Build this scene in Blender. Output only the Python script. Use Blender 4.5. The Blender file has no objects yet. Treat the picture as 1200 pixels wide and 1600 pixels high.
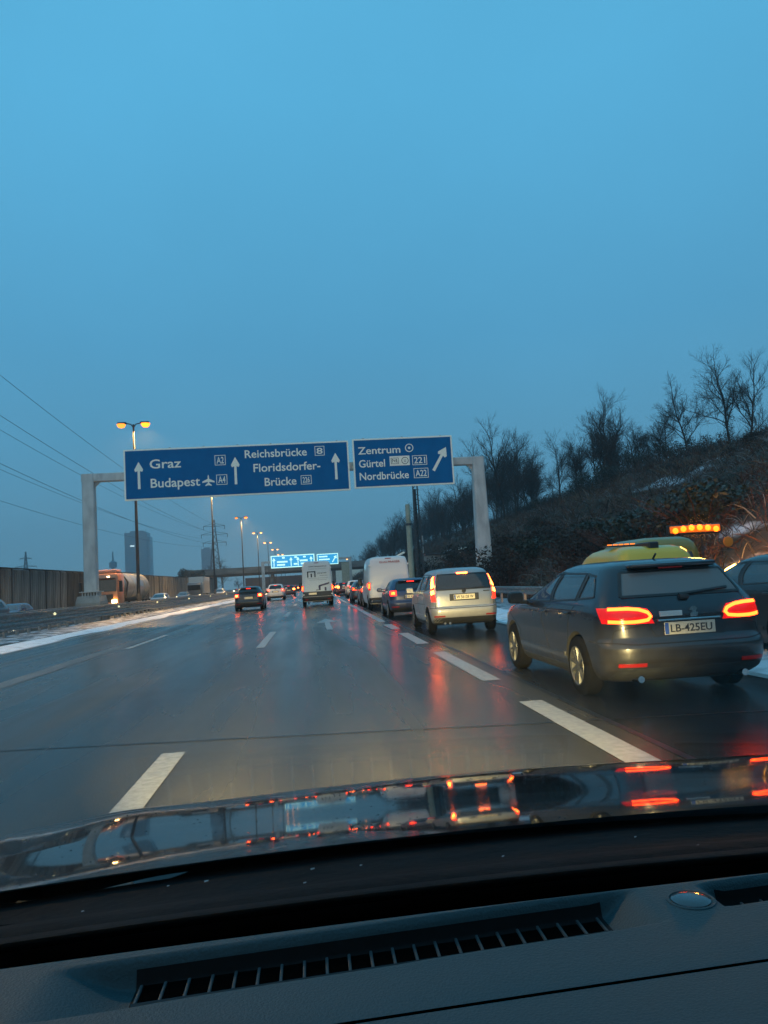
import bpy, bmesh, math, random
import numpy as np
from mathutils import Vector, Matrix, Euler
random.seed(7); rng = np.random.default_rng(11)
PI = math.pi
scn = bpy.context.scene
col = scn.collection

# ------------------------------------------------------------------ camera
CAM_H = 1.4; YAW, PITCH, ROLL = 0.098, 0.088, 0.06
FPX = 1202.0
def cam_axes():
    F = np.array([math.sin(YAW)*math.cos(PITCH), math.cos(YAW)*math.cos(PITCH), math.sin(PITCH)])
    r0 = np.array([math.cos(YAW), -math.sin(YAW), 0.0]); u0 = np.cross(r0, F)
    c, s = math.cos(ROLL), math.sin(ROLL)
    return c*r0 - s*u0, s*r0 + c*u0, F
AX_R, AX_U, AX_F = cam_axes()
def at(px, py, Y):
    """world X, Z of the photograph's pixel at distance Y along the road"""
    d = (px-600)*AX_R - (py-800)*AX_U + FPX*AX_F
    t = Y/d[1]
    return float(d[0]*t), float(CAM_H + d[2]*t)
cam_d = bpy.data.cameras.new('camera'); cam = bpy.data.objects.new('camera', cam_d); col.objects.link(cam)
m = Matrix([[AX_R[0], AX_U[0], -AX_F[0], 0], [AX_R[1], AX_U[1], -AX_F[1], 0], [AX_R[2], AX_U[2], -AX_F[2], CAM_H], [0, 0, 0, 1]])
cam.matrix_world = m
cam_d.sensor_fit = 'VERTICAL'; cam_d.sensor_height = 24; cam_d.sensor_width = 18; cam_d.lens = FPX/1600*24
cam_d.clip_start = 0.02; cam_d.clip_end = 8000
scn.camera = cam

# ------------------------------------------------------------------ sky, dusk light, exposure
SUN_EL, SUN_ROT = math.radians(24), math.radians(200)
w = bpy.data.worlds.new('World'); scn.world = w; w.use_nodes = True
nt = w.node_tree; nt.nodes.clear()
out = nt.nodes.new('ShaderNodeOutputWorld'); bg = nt.nodes.new('ShaderNodeBackground')
sky = nt.nodes.new('ShaderNodeTexSky'); sky.sky_type = 'NISHITA'; sky.sun_disc = False
sky.sun_elevation = SUN_EL; sky.sun_rotation = SUN_ROT; sky.air_density = 1.0; sky.dust_density = 0.3; sky.ozone_density = 3
tc = nt.nodes.new('ShaderNodeTexCoord'); sep = nt.nodes.new('ShaderNodeSeparateXYZ')
ramp = nt.nodes.new('ShaderNodeValToRGB'); mixc = nt.nodes.new('ShaderNodeMix'); mixc.data_type = 'RGBA'
nt.links.new(tc.outputs['Generated'], sep.inputs[0]); nt.links.new(sep.outputs['Z'], ramp.inputs[0])
SKY_S = 0.1
def sk(r, g, b): return (r/SKY_S, g/SKY_S, b/SKY_S, 1)
e = ramp.color_ramp.elements
e[0].position = 0.0; e[0].color = sk(.145, .36, .52)
e[1].position = 1.0; e[1].color = sk(.15, .60, .97)
for p, c in ((.14, (.12, .39, .615)), (.30, (.105, .425, .72)), (.55, (.124, .535, .89))):
    q = e.new(p); q.color = sk(*c)
noise = nt.nodes.new('ShaderNodeTexNoise'); noise.inputs['Scale'].default_value = 2.2; noise.inputs['Detail'].default_value = 4
mr = nt.nodes.new('ShaderNodeMapRange'); mr.inputs[1].default_value = .3; mr.inputs[2].default_value = .7; mr.inputs[3].default_value = .95; mr.inputs[4].default_value = 1.05
nt.links.new(tc.outputs['Generated'], noise.inputs[0]); nt.links.new(noise.outputs[0], mr.inputs[0])
vm = nt.nodes.new('ShaderNodeVectorMath'); vm.operation = 'SCALE'
nt.links.new(ramp.outputs[0], vm.inputs[0]); nt.links.new(mr.outputs[0], vm.inputs['Scale'])
mixc.inputs[0].default_value = 0.93
nt.links.new(sky.outputs[0], mixc.inputs[6]); nt.links.new(vm.outputs[0], mixc.inputs[7])
nt.links.new(mixc.outputs[2], bg.inputs[0]); bg.inputs[1].default_value = SKY_S
nt.links.new(bg.outputs[0], out.inputs[0])
sl = bpy.data.lights.new('dusk_glow', 'SUN'); sl.energy = 0.62; sl.angle = math.radians(70); sl.color = (1.0, .80, .58)
so = bpy.data.objects.new('dusk_glow', sl); col.objects.link(so)
sd = Vector((-0.30, -0.85, 0.42)).normalized()            # direction towards the last light, behind the camera
so.rotation_euler = sd.to_track_quat('Z', 'Y').to_euler()
sky.sun_elevation = math.asin(sd.z); sky.sun_rotation = math.atan2(sd.x, sd.y)
vs = scn.view_settings; vs.view_transform = 'Standard'; vs.look = 'None'; vs.exposure = 0.0; vs.gamma = 1.0; vs.use_curve_mapping = False
cy = scn.cycles
cy.use_denoising = True; cy.max_bounces = 8; cy.diffuse_bounces = 2; cy.glossy_bounces = 4; cy.transmission_bounces = 4; cy.transparent_max_bounces = 16
cy.volume_bounces = 0; cy.sample_clamp_indirect = 8; cy.blur_glossy = 0.5; cy.caustics_reflective = False; cy.caustics_refractive = False

# ------------------------------------------------------------------ materials
def lin(h):
    h = h.lstrip('#'); v = [int(h[i:i+2], 16)/255 for i in (0, 2, 4)]
    return tuple((x/12.92 if x <= .04045 else ((x+.055)/1.055)**2.4) for x in v)
def mat(name, c, rough=.6, metal=0., var=0., scale=8., bump=0., bscale=None, emit=None, es=0., coat=0., c2=None, spec=.5, stretch=None, detail=4, lo=.35, hi=.65):
    m = bpy.data.materials.new(name); m.use_nodes = True; t = m.node_tree; b = t.nodes['Principled BSDF']
    b.inputs['Base Color'].default_value = (*c, 1); b.inputs['Roughness'].default_value = rough; b.inputs['Metallic'].default_value = metal
    b.inputs['Specular IOR Level'].default_value = spec
    b.inputs['Coat Weight'].default_value = coat; b.inputs['Coat Roughness'].default_value = .06
    if emit: b.inputs['Emission Color'].default_value = (*emit, 1); b.inputs['Emission Strength'].default_value = es
    if var or c2 or bump:
        g = t.nodes.new('ShaderNodeTexCoord'); mp = t.nodes.new('ShaderNodeMapping'); t.links.new(g.outputs['Object'], mp.inputs[0])
        if stretch: mp.inputs['Scale'].default_value = stretch
        n = t.nodes.new('ShaderNodeTexNoise'); n.inputs['Scale'].default_value = scale; n.inputs['Detail'].default_value = detail; t.links.new(mp.outputs[0], n.inputs[0])
        if var or c2:
            r = t.nodes.new('ShaderNodeValToRGB'); t.links.new(n.outputs[0], r.inputs[0])
            a = c2 if c2 else tuple(x*(1-var) for x in c)
            r.color_ramp.elements[0].position = lo; r.color_ramp.elements[1].position = hi
            r.color_ramp.elements[0].color = (*a, 1); r.color_ramp.elements[1].color = (*c, 1)
            t.links.new(r.outputs[0], b.inputs['Base Color'])
        if bump:
            n2 = t.nodes.new('ShaderNodeTexNoise'); n2.inputs['Scale'].default_value = bscale or scale; n2.inputs['Detail'].default_value = 6
            t.links.new(mp.outputs[0], n2.inputs[0])
            bp = t.nodes.new('ShaderNodeBump'); bp.inputs['Strength'].default_value = bump; bp.inputs['Distance'].default_value = .02
            t.links.new(n2.outputs[0], bp.inputs['Height']); t.links.new(bp.outputs[0], b.inputs['Normal'])
    return m
def paint(name, c, metal=.2, rough=.32, dirt_sheen=(.16, .14, .12)):
    """car paint with road grime that thickens towards the sills"""
    m = mat('paint_'+name, c, rough, metal, coat=.6); t = m.node_tree; b = t.nodes['Principled BSDF']
    g = t.nodes.new('ShaderNodeTexCoord'); s = t.nodes.new('ShaderNodeSeparateXYZ'); t.links.new(g.outputs['Object'], s.inputs[0])
    n = t.nodes.new('ShaderNodeTexNoise'); n.inputs['Scale'].default_value = 5; n.inputs['Detail'].default_value = 6; t.links.new(g.outputs['Object'], n.inputs[0])
    r = t.nodes.new('ShaderNodeMapRange'); r.inputs[1].default_value = 1.0; r.inputs[2].default_value = .2; r.inputs[3].default_value = 0.03; r.inputs[4].default_value = .75
    t.links.new(s.outputs['Z'], r.inputs[0])
    mu = t.nodes.new('ShaderNodeMath'); mu.operation = 'MULTIPLY'; t.links.new(r.outputs[0], mu.inputs[0]); t.links.new(n.outputs[0], mu.inputs[1])
    x = t.nodes.new('ShaderNodeMix'); x.data_type = 'RGBA'; x.inputs[6].default_value = (*c, 1); x.inputs[7].default_value = (*dirt_sheen, 1)
    t.links.new(mu.outputs[0], x.inputs[0]); t.links.new(x.outputs[2], b.inputs['Base Color'])
    a = t.nodes.new('ShaderNodeMath'); a.operation = 'MULTIPLY_ADD'; a.inputs[1].default_value = .5; a.inputs[2].default_value = rough
    t.links.new(mu.outputs[0], a.inputs[0]); t.links.new(a.outputs[0], b.inputs['Roughness'])
    return m
def glow(name, c, s):
    m = bpy.data.materials.new(name); m.use_nodes = True; t = m.node_tree; b = t.nodes['Principled BSDF']
    b.inputs['Base Color'].default_value = (*[min(.6, x*.5) for x in c], 1); b.inputs['Emission Color'].default_value = (*c, 1); b.inputs['Emission Strength'].default_value = s
    b.inputs['Roughness'].default_value = .2
    return m
def glass(name, tint, rough=.02, ior=1.5, dirt_sheen=0.):
    m = bpy.data.materials.new(name); m.use_nodes = True; t = m.node_tree; t.nodes.remove(t.nodes['Principled BSDF'])
    o = t.nodes['Material Output']; tr = t.nodes.new('ShaderNodeBsdfTransparent'); tr.inputs[0].default_value = (*tint, 1)
    gl = t.nodes.new('ShaderNodeBsdfGlossy'); gl.inputs['Roughness'].default_value = rough
    ge = t.nodes.new('ShaderNodeNewGeometry'); dt = t.nodes.new('ShaderNodeVectorMath'); dt.operation = 'DOT_PRODUCT'
    t.links.new(ge.outputs['Normal'], dt.inputs[0]); t.links.new(ge.outputs['Incoming'], dt.inputs[1])
    def ma(op, a, b=None, c=None):                      # Schlick's reflectance, the same from both sides of the pane
        n = t.nodes.new('ShaderNodeMath'); n.operation = op
        for i, q in enumerate((a, b, c)):
            if q is None: continue
            if hasattr(q, 'links'): t.links.new(q, n.inputs[i])
            else: n.inputs[i].default_value = q
        return n.outputs[0]
    f0 = ((ior-1)/(ior+1))**2
    fr = ma('MULTIPLY_ADD', ma('POWER', ma('SUBTRACT', 1.0, ma('ABSOLUTE', dt.outputs['Value'])), 5.0), 1-f0, f0)
    mx = t.nodes.new('ShaderNodeMixShader'); t.links.new(fr, mx.inputs[0]); t.links.new(tr.outputs[0], mx.inputs[1]); t.links.new(gl.outputs[0], mx.inputs[2])
    if dirt_sheen:  # grey diffuse mixed in for the pale sky reflected in the panes
        df = t.nodes.new('ShaderNodeBsdfDiffuse'); df.inputs[0].default_value = (.3, .3, .3, 1)
        m2 = t.nodes.new('ShaderNodeMixShader'); m2.inputs[0].default_value = dirt_sheen
        t.links.new(mx.outputs[0], m2.inputs[1]); t.links.new(df.outputs[0], m2.inputs[2]); mx = m2
    t.links.new(mx.outputs[0], o.inputs[0])
    return m
M = {}
M['rubber'] = mat('rubber', (.0045, .0045, .005), .8, var=.4, scale=20, spec=.1)
M['black'] = mat('black_plastic', (.012, .013, .014), .45, var=.3, scale=12)
M['trim'] = mat('dark_trim', (.03, .031, .033), .5, var=.3, scale=9)
M['gap'] = mat('panel_gap', (.004, .004, .005), .8)
M['well'] = mat('wheel_well', (.006, .006, .006), .9)
M['alloy'] = mat('alloy', (.045, .047, .052), .4, .0, var=.5, scale=9)
M['hub'] = mat('hubcap', (.25, .26, .27), .4, .5, var=.4, scale=9)
M['chrome'] = mat('chrome', (.6, .6, .6), .15, 1.)
M['seat'] = mat('seat_cloth', (.025, .025, .028), .9)
M['glass'] = glass('car_glass', (.55, .62, .64), dirt_sheen=.08, ior=2.1)
M['glass_dark'] = glass('tinted_car_glass', (.20, .22, .24), dirt_sheen=.05, ior=1.8)
M['glass_pale'] = glass('pale_rear_glass', (.35, .38, .40), rough=.12, dirt_sheen=.42, ior=1.8)  # pale reflection on the rear pane put in as a grey diffuse share
M['red_on'] = glow('lamp_red_core', (1., .048, .005), 22)
M['red_brake'] = glow('lamp_brake_core', (1., .13, .016), 42)
M['red_lens'] = glow('lamp_red_lens', (1., .010, .006), .8)
M['red_soft'] = glow('lamp_red_soft', (1., .018, .008), 6)
M['red_dull'] = mat('reflector_red', (.22, .008, .007), .35, emit=(1, .02, .01), es=.05)  # weak emission stands in for light thrown back by the red reflectors
M['amber_on'] = glow('lamp_amber', (1., .10, .004), 9)
M['amber_dim'] = glow('lamp_amber_dim', (1., .20, .012), 2.0); M['amber_bar'] = glow('amber_bar_glow', (1., .19, .008), .75)
M['amber_lens'] = mat('amber_lens', (.6, .2, .02), .3)
M['head_on'] = glow('lamp_white', (1., .78, .45), 14)
M['head_near'] = glow('lamp_headlight', (1., .62, .22), 60)
M['clear'] = mat('clear_lens', (.5, .45, .45), .15)
M['plate'] = mat('plate_white', (.50, .47, .40), .45, var=.15, scale=30)
M['plate_lit'] = mat('plate_lit', (.75, .65, .40), .45, emit=(1., .62, .25), es=.35)  # lit copy of the plate, its lighting put in as emission
M['ink'] = mat('plate_ink', (.03, .03, .035), .5)
M['eu'] = mat('plate_blue', (.03, .09, .35), .5)

# ------------------------------------------------------------------ mesh helpers
class MB:
    def __init__(s): s.v = []; s.f = []; s.m = []
    def add(s, v, f, mi=0):
        o = len(s.v); s.v += [tuple(map(float, p)) for p in v]; s.f += [tuple(i+o for i in q) for q in f]; s.m += [mi]*len(f); return s
    def box(s, x0, x1, y0, y1, z0, z1, mi=0, M4=None):
        v = [Vector(p) for p in ((x0,y0,z0),(x1,y0,z0),(x1,y1,z0),(x0,y1,z0),(x0,y0,z1),(x1,y0,z1),(x1,y1,z1),(x0,y1,z1))]
        if M4 is not None: v = [M4 @ p for p in v]
        return s.add(v, [(0,3,2,1),(4,5,6,7),(0,1,5,4),(1,2,6,5),(2,3,7,6),(3,0,4,7)], mi)
    def bbox(s, x0, x1, y0, y1, z0, z1, b=.02, mi=0, M4=None):
        """box with chamfered edges"""
        bm = bmesh.new(); bmesh.ops.create_cube(bm, size=1)
        for q in bm.verts: q.co = Vector(((x0+x1)/2+q.co.x*(x1-x0), (y0+y1)/2+q.co.y*(y1-y0), (z0+z1)/2+q.co.z*(z1-z0)))
        b = min(b, .45*min(x1-x0, y1-y0, z1-z0))
        bmesh.ops.bevel(bm, geom=list(bm.edges), offset=b, segments=2, affect='EDGES', profile=.5)
        v = [(M4 @ q.co) if M4 is not None else q.co.copy() for q in bm.verts]; bm.verts.index_update()
        f = [tuple(q.index for q in g.verts) for g in bm.faces]; bm.free()
        return s.add(v, f, mi)
    def tube(s, pts, rad, n=6, mi=0, cap=True):
        pts = [Vector(p) for p in pts]; k = len(pts)
        if not hasattr(rad, '__len__'): rad = [rad]*k
        v = []; f = []; a = None
        for i, p in enumerate(pts):
            d = (pts[min(i+1, k-1)] - pts[max(i-1, 0)]); d = d.normalized() if d.length > 1e-9 else Vector((0,0,1))
            if a is None: a = d.orthogonal().normalized()
            else:
                a = (a - d*a.dot(d)); a = a.normalized() if a.length > 1e-6 else d.orthogonal().normalized()
            b = d.cross(a)
            for j in range(n):
                t = 2*PI*j/n; v.append(p + (a*math.cos(t) + b*math.sin(t))*rad[i])
        for i in range(k-1):
            for j in range(n): f.append((i*n+j, i*n+(j+1)%n, (i+1)*n+(j+1)%n, (i+1)*n+j))
        if cap: f.append(tuple(range(n))[::-1]); f.append(tuple((k-1)*n+j for j in range(n)))
        return s.add(v, f, mi)
    def lathe(s, prof, c=(0,0,0), axis='x', n=24, mi=0, cap=True):
        """prof: (along axis, radius)"""
        v = []; f = []; k = len(prof)
        for (a, r) in prof:
            for j in range(n):
                t = 2*PI*j/n; q = (a, r*math.cos(t), r*math.sin(t)) if axis == 'x' else ((r*math.cos(t), a, r*math.sin(t)) if axis == 'y' else (r*math.cos(t), r*math.sin(t), a))
                v.append((q[0]+c[0], q[1]+c[1], q[2]+c[2]))
        for i in range(k-1):
            for j in range(n): f.append((i*n+j, i*n+(j+1)%n, (i+1)*n+(j+1)%n, (i+1)*n+j))
        if cap and prof[0][1] > 0: f.append(tuple(range(n))[::-1])
        if cap and prof[-1][1] > 0: f.append(tuple((k-1)*n+j for j in range(n)))
        return s.add(v, f, mi)
    def prism(s, poly, t0, t1, plane='xz', mi=0, M4=None):
        """2-D polygon given a depth; plane xz -> depth along y, xy -> along z, yz -> along x"""
        def q(a, b, t): return {'xz': (a, t, b), 'xy': (a, b, t), 'yz': (t, a, b)}[plane]
        n = len(poly); v = [q(a, b, t0) for a, b in poly] + [q(a, b, t1) for a, b in poly]
        if M4 is not None: v = [M4 @ Vector(p) for p in v]
        f = [tuple(range(n)), tuple(range(2*n-1, n-1, -1))] + [(i, (i+1) % n, n+(i+1) % n, n+i) for i in range(n)]
        return s.add(v, f, mi)
    def build(s, name, mats, parent=None, smooth=False, angle=40, kind=None):
        me = bpy.data.meshes.new(name); me.from_pydata(s.v, [], s.f)
        if not isinstance(mats, (list, tuple)): mats = [mats]
        for q in mats: me.materials.append(q)
        if len(mats) > 1: me.polygons.foreach_set('material_index', s.m)
        fixn(me)
        if smooth:
            me.polygons.foreach_set('use_smooth', [True]*len(me.polygons))
            try: me.set_sharp_from_angle(angle=math.radians(angle))
            except Exception: pass
        o = bpy.data.objects.new(name, me); col.objects.link(o)
        if parent is not None: o.parent = parent
        if kind: o['kind'] = kind
        return o
def fixn(me):
    if len(me.polygons) > 60000: return
    bm = bmesh.new(); bm.from_mesh(me); bmesh.ops.recalc_face_normals(bm, faces=bm.faces); bm.to_mesh(me); bm.free()
def empty(name, loc=(0,0,0), rz=0):
    o = bpy.data.objects.new(name, None); o.empty_display_size = .2; col.objects.link(o); o.location = loc; o.rotation_euler = (0,0,rz); return o
def tag(o, label=None, cat=None, group=None, kind=None):
    if label: o['label'] = label
    if cat: o['category'] = cat
    if group: o['group'] = group
    elif group == '' and 'group' in o: del o['group']
    if kind: o['kind'] = kind
    return o
def copy_tree(o, parent=None):
    c = o.copy(); col.objects.link(c); c.parent = parent
    for ch in list(o.children): copy_tree(ch, c)
    return c
def text_mesh(s, w, h, depth=.004, caps=None):
    """lettering in the x-z plane fitted to width w and capital height h, lower left at the origin"""
    cu = bpy.data.curves.new('t', 'FONT'); cu.body = s; cu.size = 1; cu.extrude = 0; cu.resolution_u = 3; cu.offset = .012
    o = bpy.data.objects.new('t', cu); col.objects.link(o)
    dg = bpy.context.evaluated_depsgraph_get(); me = bpy.data.meshes.new_from_object(o.evaluated_get(dg))
    v = np.array([q.co[:] for q in me.vertices]); f = [tuple(p.vertices) for p in me.polygons]
    bpy.data.objects.remove(o); bpy.data.curves.remove(cu); bpy.data.meshes.remove(me)
    x0, x1 = v[:,0].min(), v[:,0].max(); k = w/(x1-x0); kz = h/.70
    pts = [((x-x0)*k, 0., y*kz) for x, y, _ in v]
    n = len(pts); fr = [(x, -depth, z) for x, _, z in pts]
    # give the letters a little body: front face, back face and rim
    ed = {}
    for q in f:
        for i in range(len(q)):
            a, b = q[i], q[(i+1) % len(q)]; ed[(a, b)] = ed.get((a, b), 0)+1
    rim = [(a, b, b+n, a+n) for (a, b) in ed if (b, a) not in ed]
    return pts + fr, [tuple(i+n for i in q) for q in f] + rim
def lettering(s, x, z, w, h, y, m, parent, name='lettering'):
    v, f = text_mesh(s, w, h); mb = MB().add([(a+x, b+y, c+z) for a, b, c in v], f)
    return mb.build(name, m, parent)
# ------------------------------------------------------------------ the ground and the road
def sheet(name, x0, x1, y0, y1, z, m, nx=1, ny=1, kind='structure', zf=None, jit=None):
    v = []; f = []
    for j in range(ny+1):
        for i in range(nx+1):
            x = x0+(x1-x0)*i/nx; y = y0+(y1-y0)*j/ny
            if jit and i in (0, nx): x += (1 if i else -1)*jit(y, i)
            v.append((x, y, z + (zf(x, y) if zf else 0)))
    for j in range(ny):
        for i in range(nx): a = j*(nx+1)+i; f.append((a, a+1, a+nx+2, a+nx+1))
    return MB().add(v, f).build(name, m, kind=kind)
def road_mat(name, c, c2, rlo, rhi, spec):
    m = bpy.data.materials.new(name); m.use_nodes = True; t = m.node_tree; b = t.nodes['Principled BSDF']; L = t.links.new
    g = t.nodes.new('ShaderNodeTexCoord')
    def nz(scale, st, det=5):
        mp = t.nodes.new('ShaderNodeMapping'); mp.inputs['Scale'].default_value = st; L(g.outputs['Object'], mp.inputs[0])
        n = t.nodes.new('ShaderNodeTexNoise'); n.inputs['Scale'].default_value = scale; n.inputs['Detail'].default_value = det; L(mp.outputs[0], n.inputs[0]); return n
    big = nz(.9, (1.3, .07, 1)); fine = nz(60, (1, 1, 1), 4); patch = nz(.35, (1, .22, 1), 3)
    r = t.nodes.new('ShaderNodeValToRGB'); r.color_ramp.elements[0].position = .36; r.color_ramp.elements[1].position = .66
    r.color_ramp.elements[0].color = (*c, 1); r.color_ramp.elements[1].color = (*c2, 1); L(big.outputs[0], r.inputs[0])
    mx = t.nodes.new('ShaderNodeMix'); mx.data_type = 'RGBA'; mx.blend_type = 'OVERLAY'; mx.inputs[0].default_value = .85; L(r.outputs[0], mx.inputs[6]); L(fine.outputs[0], mx.inputs[7])
    b.inputs['Specular IOR Level'].default_value = spec
    # polished wheel tracks, about 1.8 m apart: darker and smoother than the rest
    s_ = t.nodes.new('ShaderNodeSeparateXYZ'); L(g.outputs['Object'], s_.inputs[0])
    def ma(op, p, q=None, r=None):
        n = t.nodes.new('ShaderNodeMath'); n.operation = op
        for i, k in enumerate((p, q, r)):
            if k is None: continue
            if hasattr(k, 'links'): L(k, n.inputs[i])
            else: n.inputs[i].default_value = k
        return n.outputs[0]
    wob = ma('MULTIPLY_ADD', nz(.5, (1, .12, 1), 3).outputs[0], .5, s_.outputs['X'])
    tr = ma('COSINE', ma('MULTIPLY', ma('ADD', wob, .10), 2*PI/1.8))
    tr = ma('MULTIPLY', ma('POWER', ma('MULTIPLY_ADD', tr, .5, .5), 1.6), ma('MULTIPLY_ADD', patch.outputs[0], 1.4, .1))
    dk = t.nodes.new('ShaderNodeVectorMath'); dk.operation = 'SCALE'; L(mx.outputs[2], dk.inputs[0]); L(ma('MULTIPLY_ADD', tr, -.42, 1.05), dk.inputs['Scale'])
    L(dk.outputs[0], b.inputs['Base Color'])
    a = t.nodes.new('ShaderNodeMath'); a.operation = 'MULTIPLY'; L(big.outputs[0], a.inputs[0]); L(patch.outputs[0], a.inputs[1])
    q = t.nodes.new('ShaderNodeMapRange'); q.inputs[1].default_value = .14; q.inputs[2].default_value = .36; q.inputs[3].default_value = rlo; q.inputs[4].default_value = rhi; L(a.outputs[0], q.inputs[0])
    L(ma('MULTIPLY', q.outputs[0], ma('MULTIPLY_ADD', tr, -.35, 1.08)), b.inputs['Roughness'])
    bp = t.nodes.new('ShaderNodeBump'); bp.inputs['Strength'].default_value = .35; bp.inputs['Distance'].default_value = .006; L(fine.outputs[0], bp.inputs['Height']); L(bp.outputs[0], b.inputs['Normal'])
    return m
M['road'] = road_mat('wet_asphalt', (.036, .032, .027), (.080, .070, .056), .13, .38, .24)
M['road2'] = road_mat('dark_wet_asphalt', (.016, .016, .016), (.030, .029, .028), .10, .28, .5)
M['soil'] = mat('winter_soil', (.045, .040, .028), .95, c2=(.10, .10, .10), scale=.6, detail=8, bump=.5, bscale=3)
M['line'] = mat('road_paint', (.40, .39, .37), .42, c2=(.26, .25, .24), scale=16, detail=12, lo=.30, hi=.6, bump=.15, bscale=60)
M['snow'] = mat('snow', (.78, .80, .83), .75, c2=(.50, .50, .51), scale=3, detail=8, lo=.32, hi=.5, bump=.8, bscale=5)
M['slush'] = mat('slush', (.50, .51, .53), .45, c2=(.05, .05, .052), scale=1.6, detail=8, lo=.47, hi=.53, bump=.7, bscale=6)
M['salt'] = mat('dried_salt', (.13, .13, .125), .5, c2=(.07, .07, .07), scale=3, stretch=(2, .15, 1), detail=7)
M['concrete'] = mat('concrete', (.30, .29, .27), .85, c2=(.17, .165, .155), scale=1.3, detail=8, bump=.3, bscale=20)
M['panel'] = mat('wall_panel', (.20, .20, .185), .9, c2=(.085, .085, .08), scale=.9, detail=8, stretch=(1, 1, .35), bump=.4, bscale=9)
M['panel_dark'] = mat('wall_panel_dark', (.06, .06, .055), .9, c2=(.025, .026, .024), scale=1.2, detail=8, stretch=(1, 1, .3), bump=.4, bscale=9)
M['galv'] = mat('galvanised_steel', (.33, .34, .34), .45, .45, c2=(.20, .205, .20), scale=6, detail=7)
M['galv_paint'] = mat('grey_gantry_paint', (.50, .51, .50), .5, .1, c2=(.36, .37, .36), scale=2.5, detail=8, stretch=(1, 1, .4))
M['pole'] = mat('dark_pole', (.05, .052, .055), .55, .3, var=.4, scale=4)

sheet('ground', -1600, 1600, -60, 2300, -.16, M['soil'])
def edge(a, b, s):
    r = np.random.default_rng(s); k = r.uniform(0, 6.3, 6); f = r.uniform(.05, 1.2, 6)
    return lambda y, i: a + b*sum(math.sin(f[j]*y+k[j]+i) for j in range(6))/3
sheet('road', -10.4, 2.62, -30, 620, 0.0, M['road'], 4, 130)
sheet('exit_lane', 2.62, 5.9, -30, 620, -.001, M['road2'], 1, 130)
sheet('shoulder', 5.9, 10.6, -30, 620, -.004, M['road2'], 1, 130)
sheet('central_reservation', -14.6, -10.4, -30, 620, -.006, M['soil'], 2, 130)
sheet('opposite_road', -28.4, -14.6, -30, 620, -.008, M['road'], 3, 130)
LX, RX, LLX = -1.28, 2.28, -4.93
def dash(name, x, w_, y0, y1, z=.006):
    n = max(1, int((y1-y0)/1.5)); mb = MB()
    r = random.Random(int(y0*7)); v = []; f = []
    for i in range(n+1):
        y = y0+(y1-y0)*i/n; v += [(x-w_/2+r.uniform(-.006, .006), y, z), (x+w_/2+r.uniform(-.006, .006), y, z)]
    for i in range(n): f.append((2*i, 2*i+1, 2*i+3, 2*i+2))
    return mb.add(v, f).build(name, M['line'], kind='structure')
for k in range(-1, 12): dash('lane_dash', LX, .20, 1.0+17.3*k, 7.05+17.3*k)
for k in range(-1, 12): dash('lane_dash', LLX, .17, 3.6+17.4*k, 9.2+17.4*k)
for a, b in ((-8, -2.2), (-.6, 3), (4.6, 8.3), (10.1, 14.35), (16.4, 20.0), (21.8, 24.3)): dash('exit_lane_dash', RX, .25, a, b)
dash('exit_lane_line', RX, .22, 26.0, 210)
for a in range(0, 16): dash('opposite_lane_dash', -18.3, .15, -5+18*a, 1+18*a); dash('opposite_lane_dash', -21.9, .15, -5+18*a, 1+18*a)
dash('edge_line', 5.25, .18, -20, 160); dash('edge_line', -8.55, .15, -20, 200)
# direction arrow ahead in the lane
ar = [(.36, 23.6), (.56, 23.6), (.55, 28.0), (.86, 28.0), (.46, 31.0), (.06, 28.0), (.37, 28.0)]
MB().add([(x, y, .006) for x, y in ar], [(0, 1, 2, 6), (6, 3, 4), (6, 4, 5)]).build('lane_arrow', M['line'], kind='structure')
# pale dried salt beside the left lane line, expansion joint, tar seam
sheet('salt_band', -5.55, -5.15, 8, 34, .005, M['salt'], 1, 30, jit=edge(.0, .03, 3))
M['tar'] = mat('tar', (.018, .018, .019), .4, var=.3)
MB().add([(-9, 8.63, .005), (2.28, 7.02, .005), (5.2, 6.67, .005), (5.2, 6.70, .005), (2.28, 7.05, .005), (-9, 8.67, .005)], [(0, 1, 4, 5), (1, 2, 3, 4)]).build('expansion_joint', M['tar'], kind='structure')
sheet('tar_seam', 2.58, 2.66, -5, 60, .0045, M['tar'], 1, 40, jit=edge(0, .012, 5))
# snow pushed to both edges of the carriageway
def bank(name, x0, x1, y0, y1, h, m, nx, ny, seed, ex, ey):
    r = np.random.default_rng(seed); k = r.uniform(0, 6.3, (8, 3)); fx = r.uniform(1, 6, 8); fy = r.uniform(.3, 3.5, 8)
    def zf(x, y):
        t = (x-x0)/(x1-x0); e_ = max(0., min(1., 4*t*(1-t)))
        return h*(e_**.5)*(.7+.35*sum(math.sin(fx[i]*x+fy[i]*y+k[i, 0]) for i in range(8))/3)
    return sheet(name, x0, x1, y0, y1, .0, m, nx, ny, zf=zf, jit=edge(ex, ey, seed))
bank('snow_strip', -10.05, -8.72, 2, 260, .05, M['snow'], 8, 400, 1, .02, .10)
bank('snow_patch', -12.9, -10.35, 2, 240, .07, M['slush'], 8, 300, 2, .05, .12)
bank('snow_strip_right', 5.42, 7.3, -2, 190, .09, M['snow'], 8, 300, 4, .03, .10)
bank('slush_right', 7.3, 10.5, 4, 150, .06, M['slush'], 6, 200, 6, .05, .1)

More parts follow.
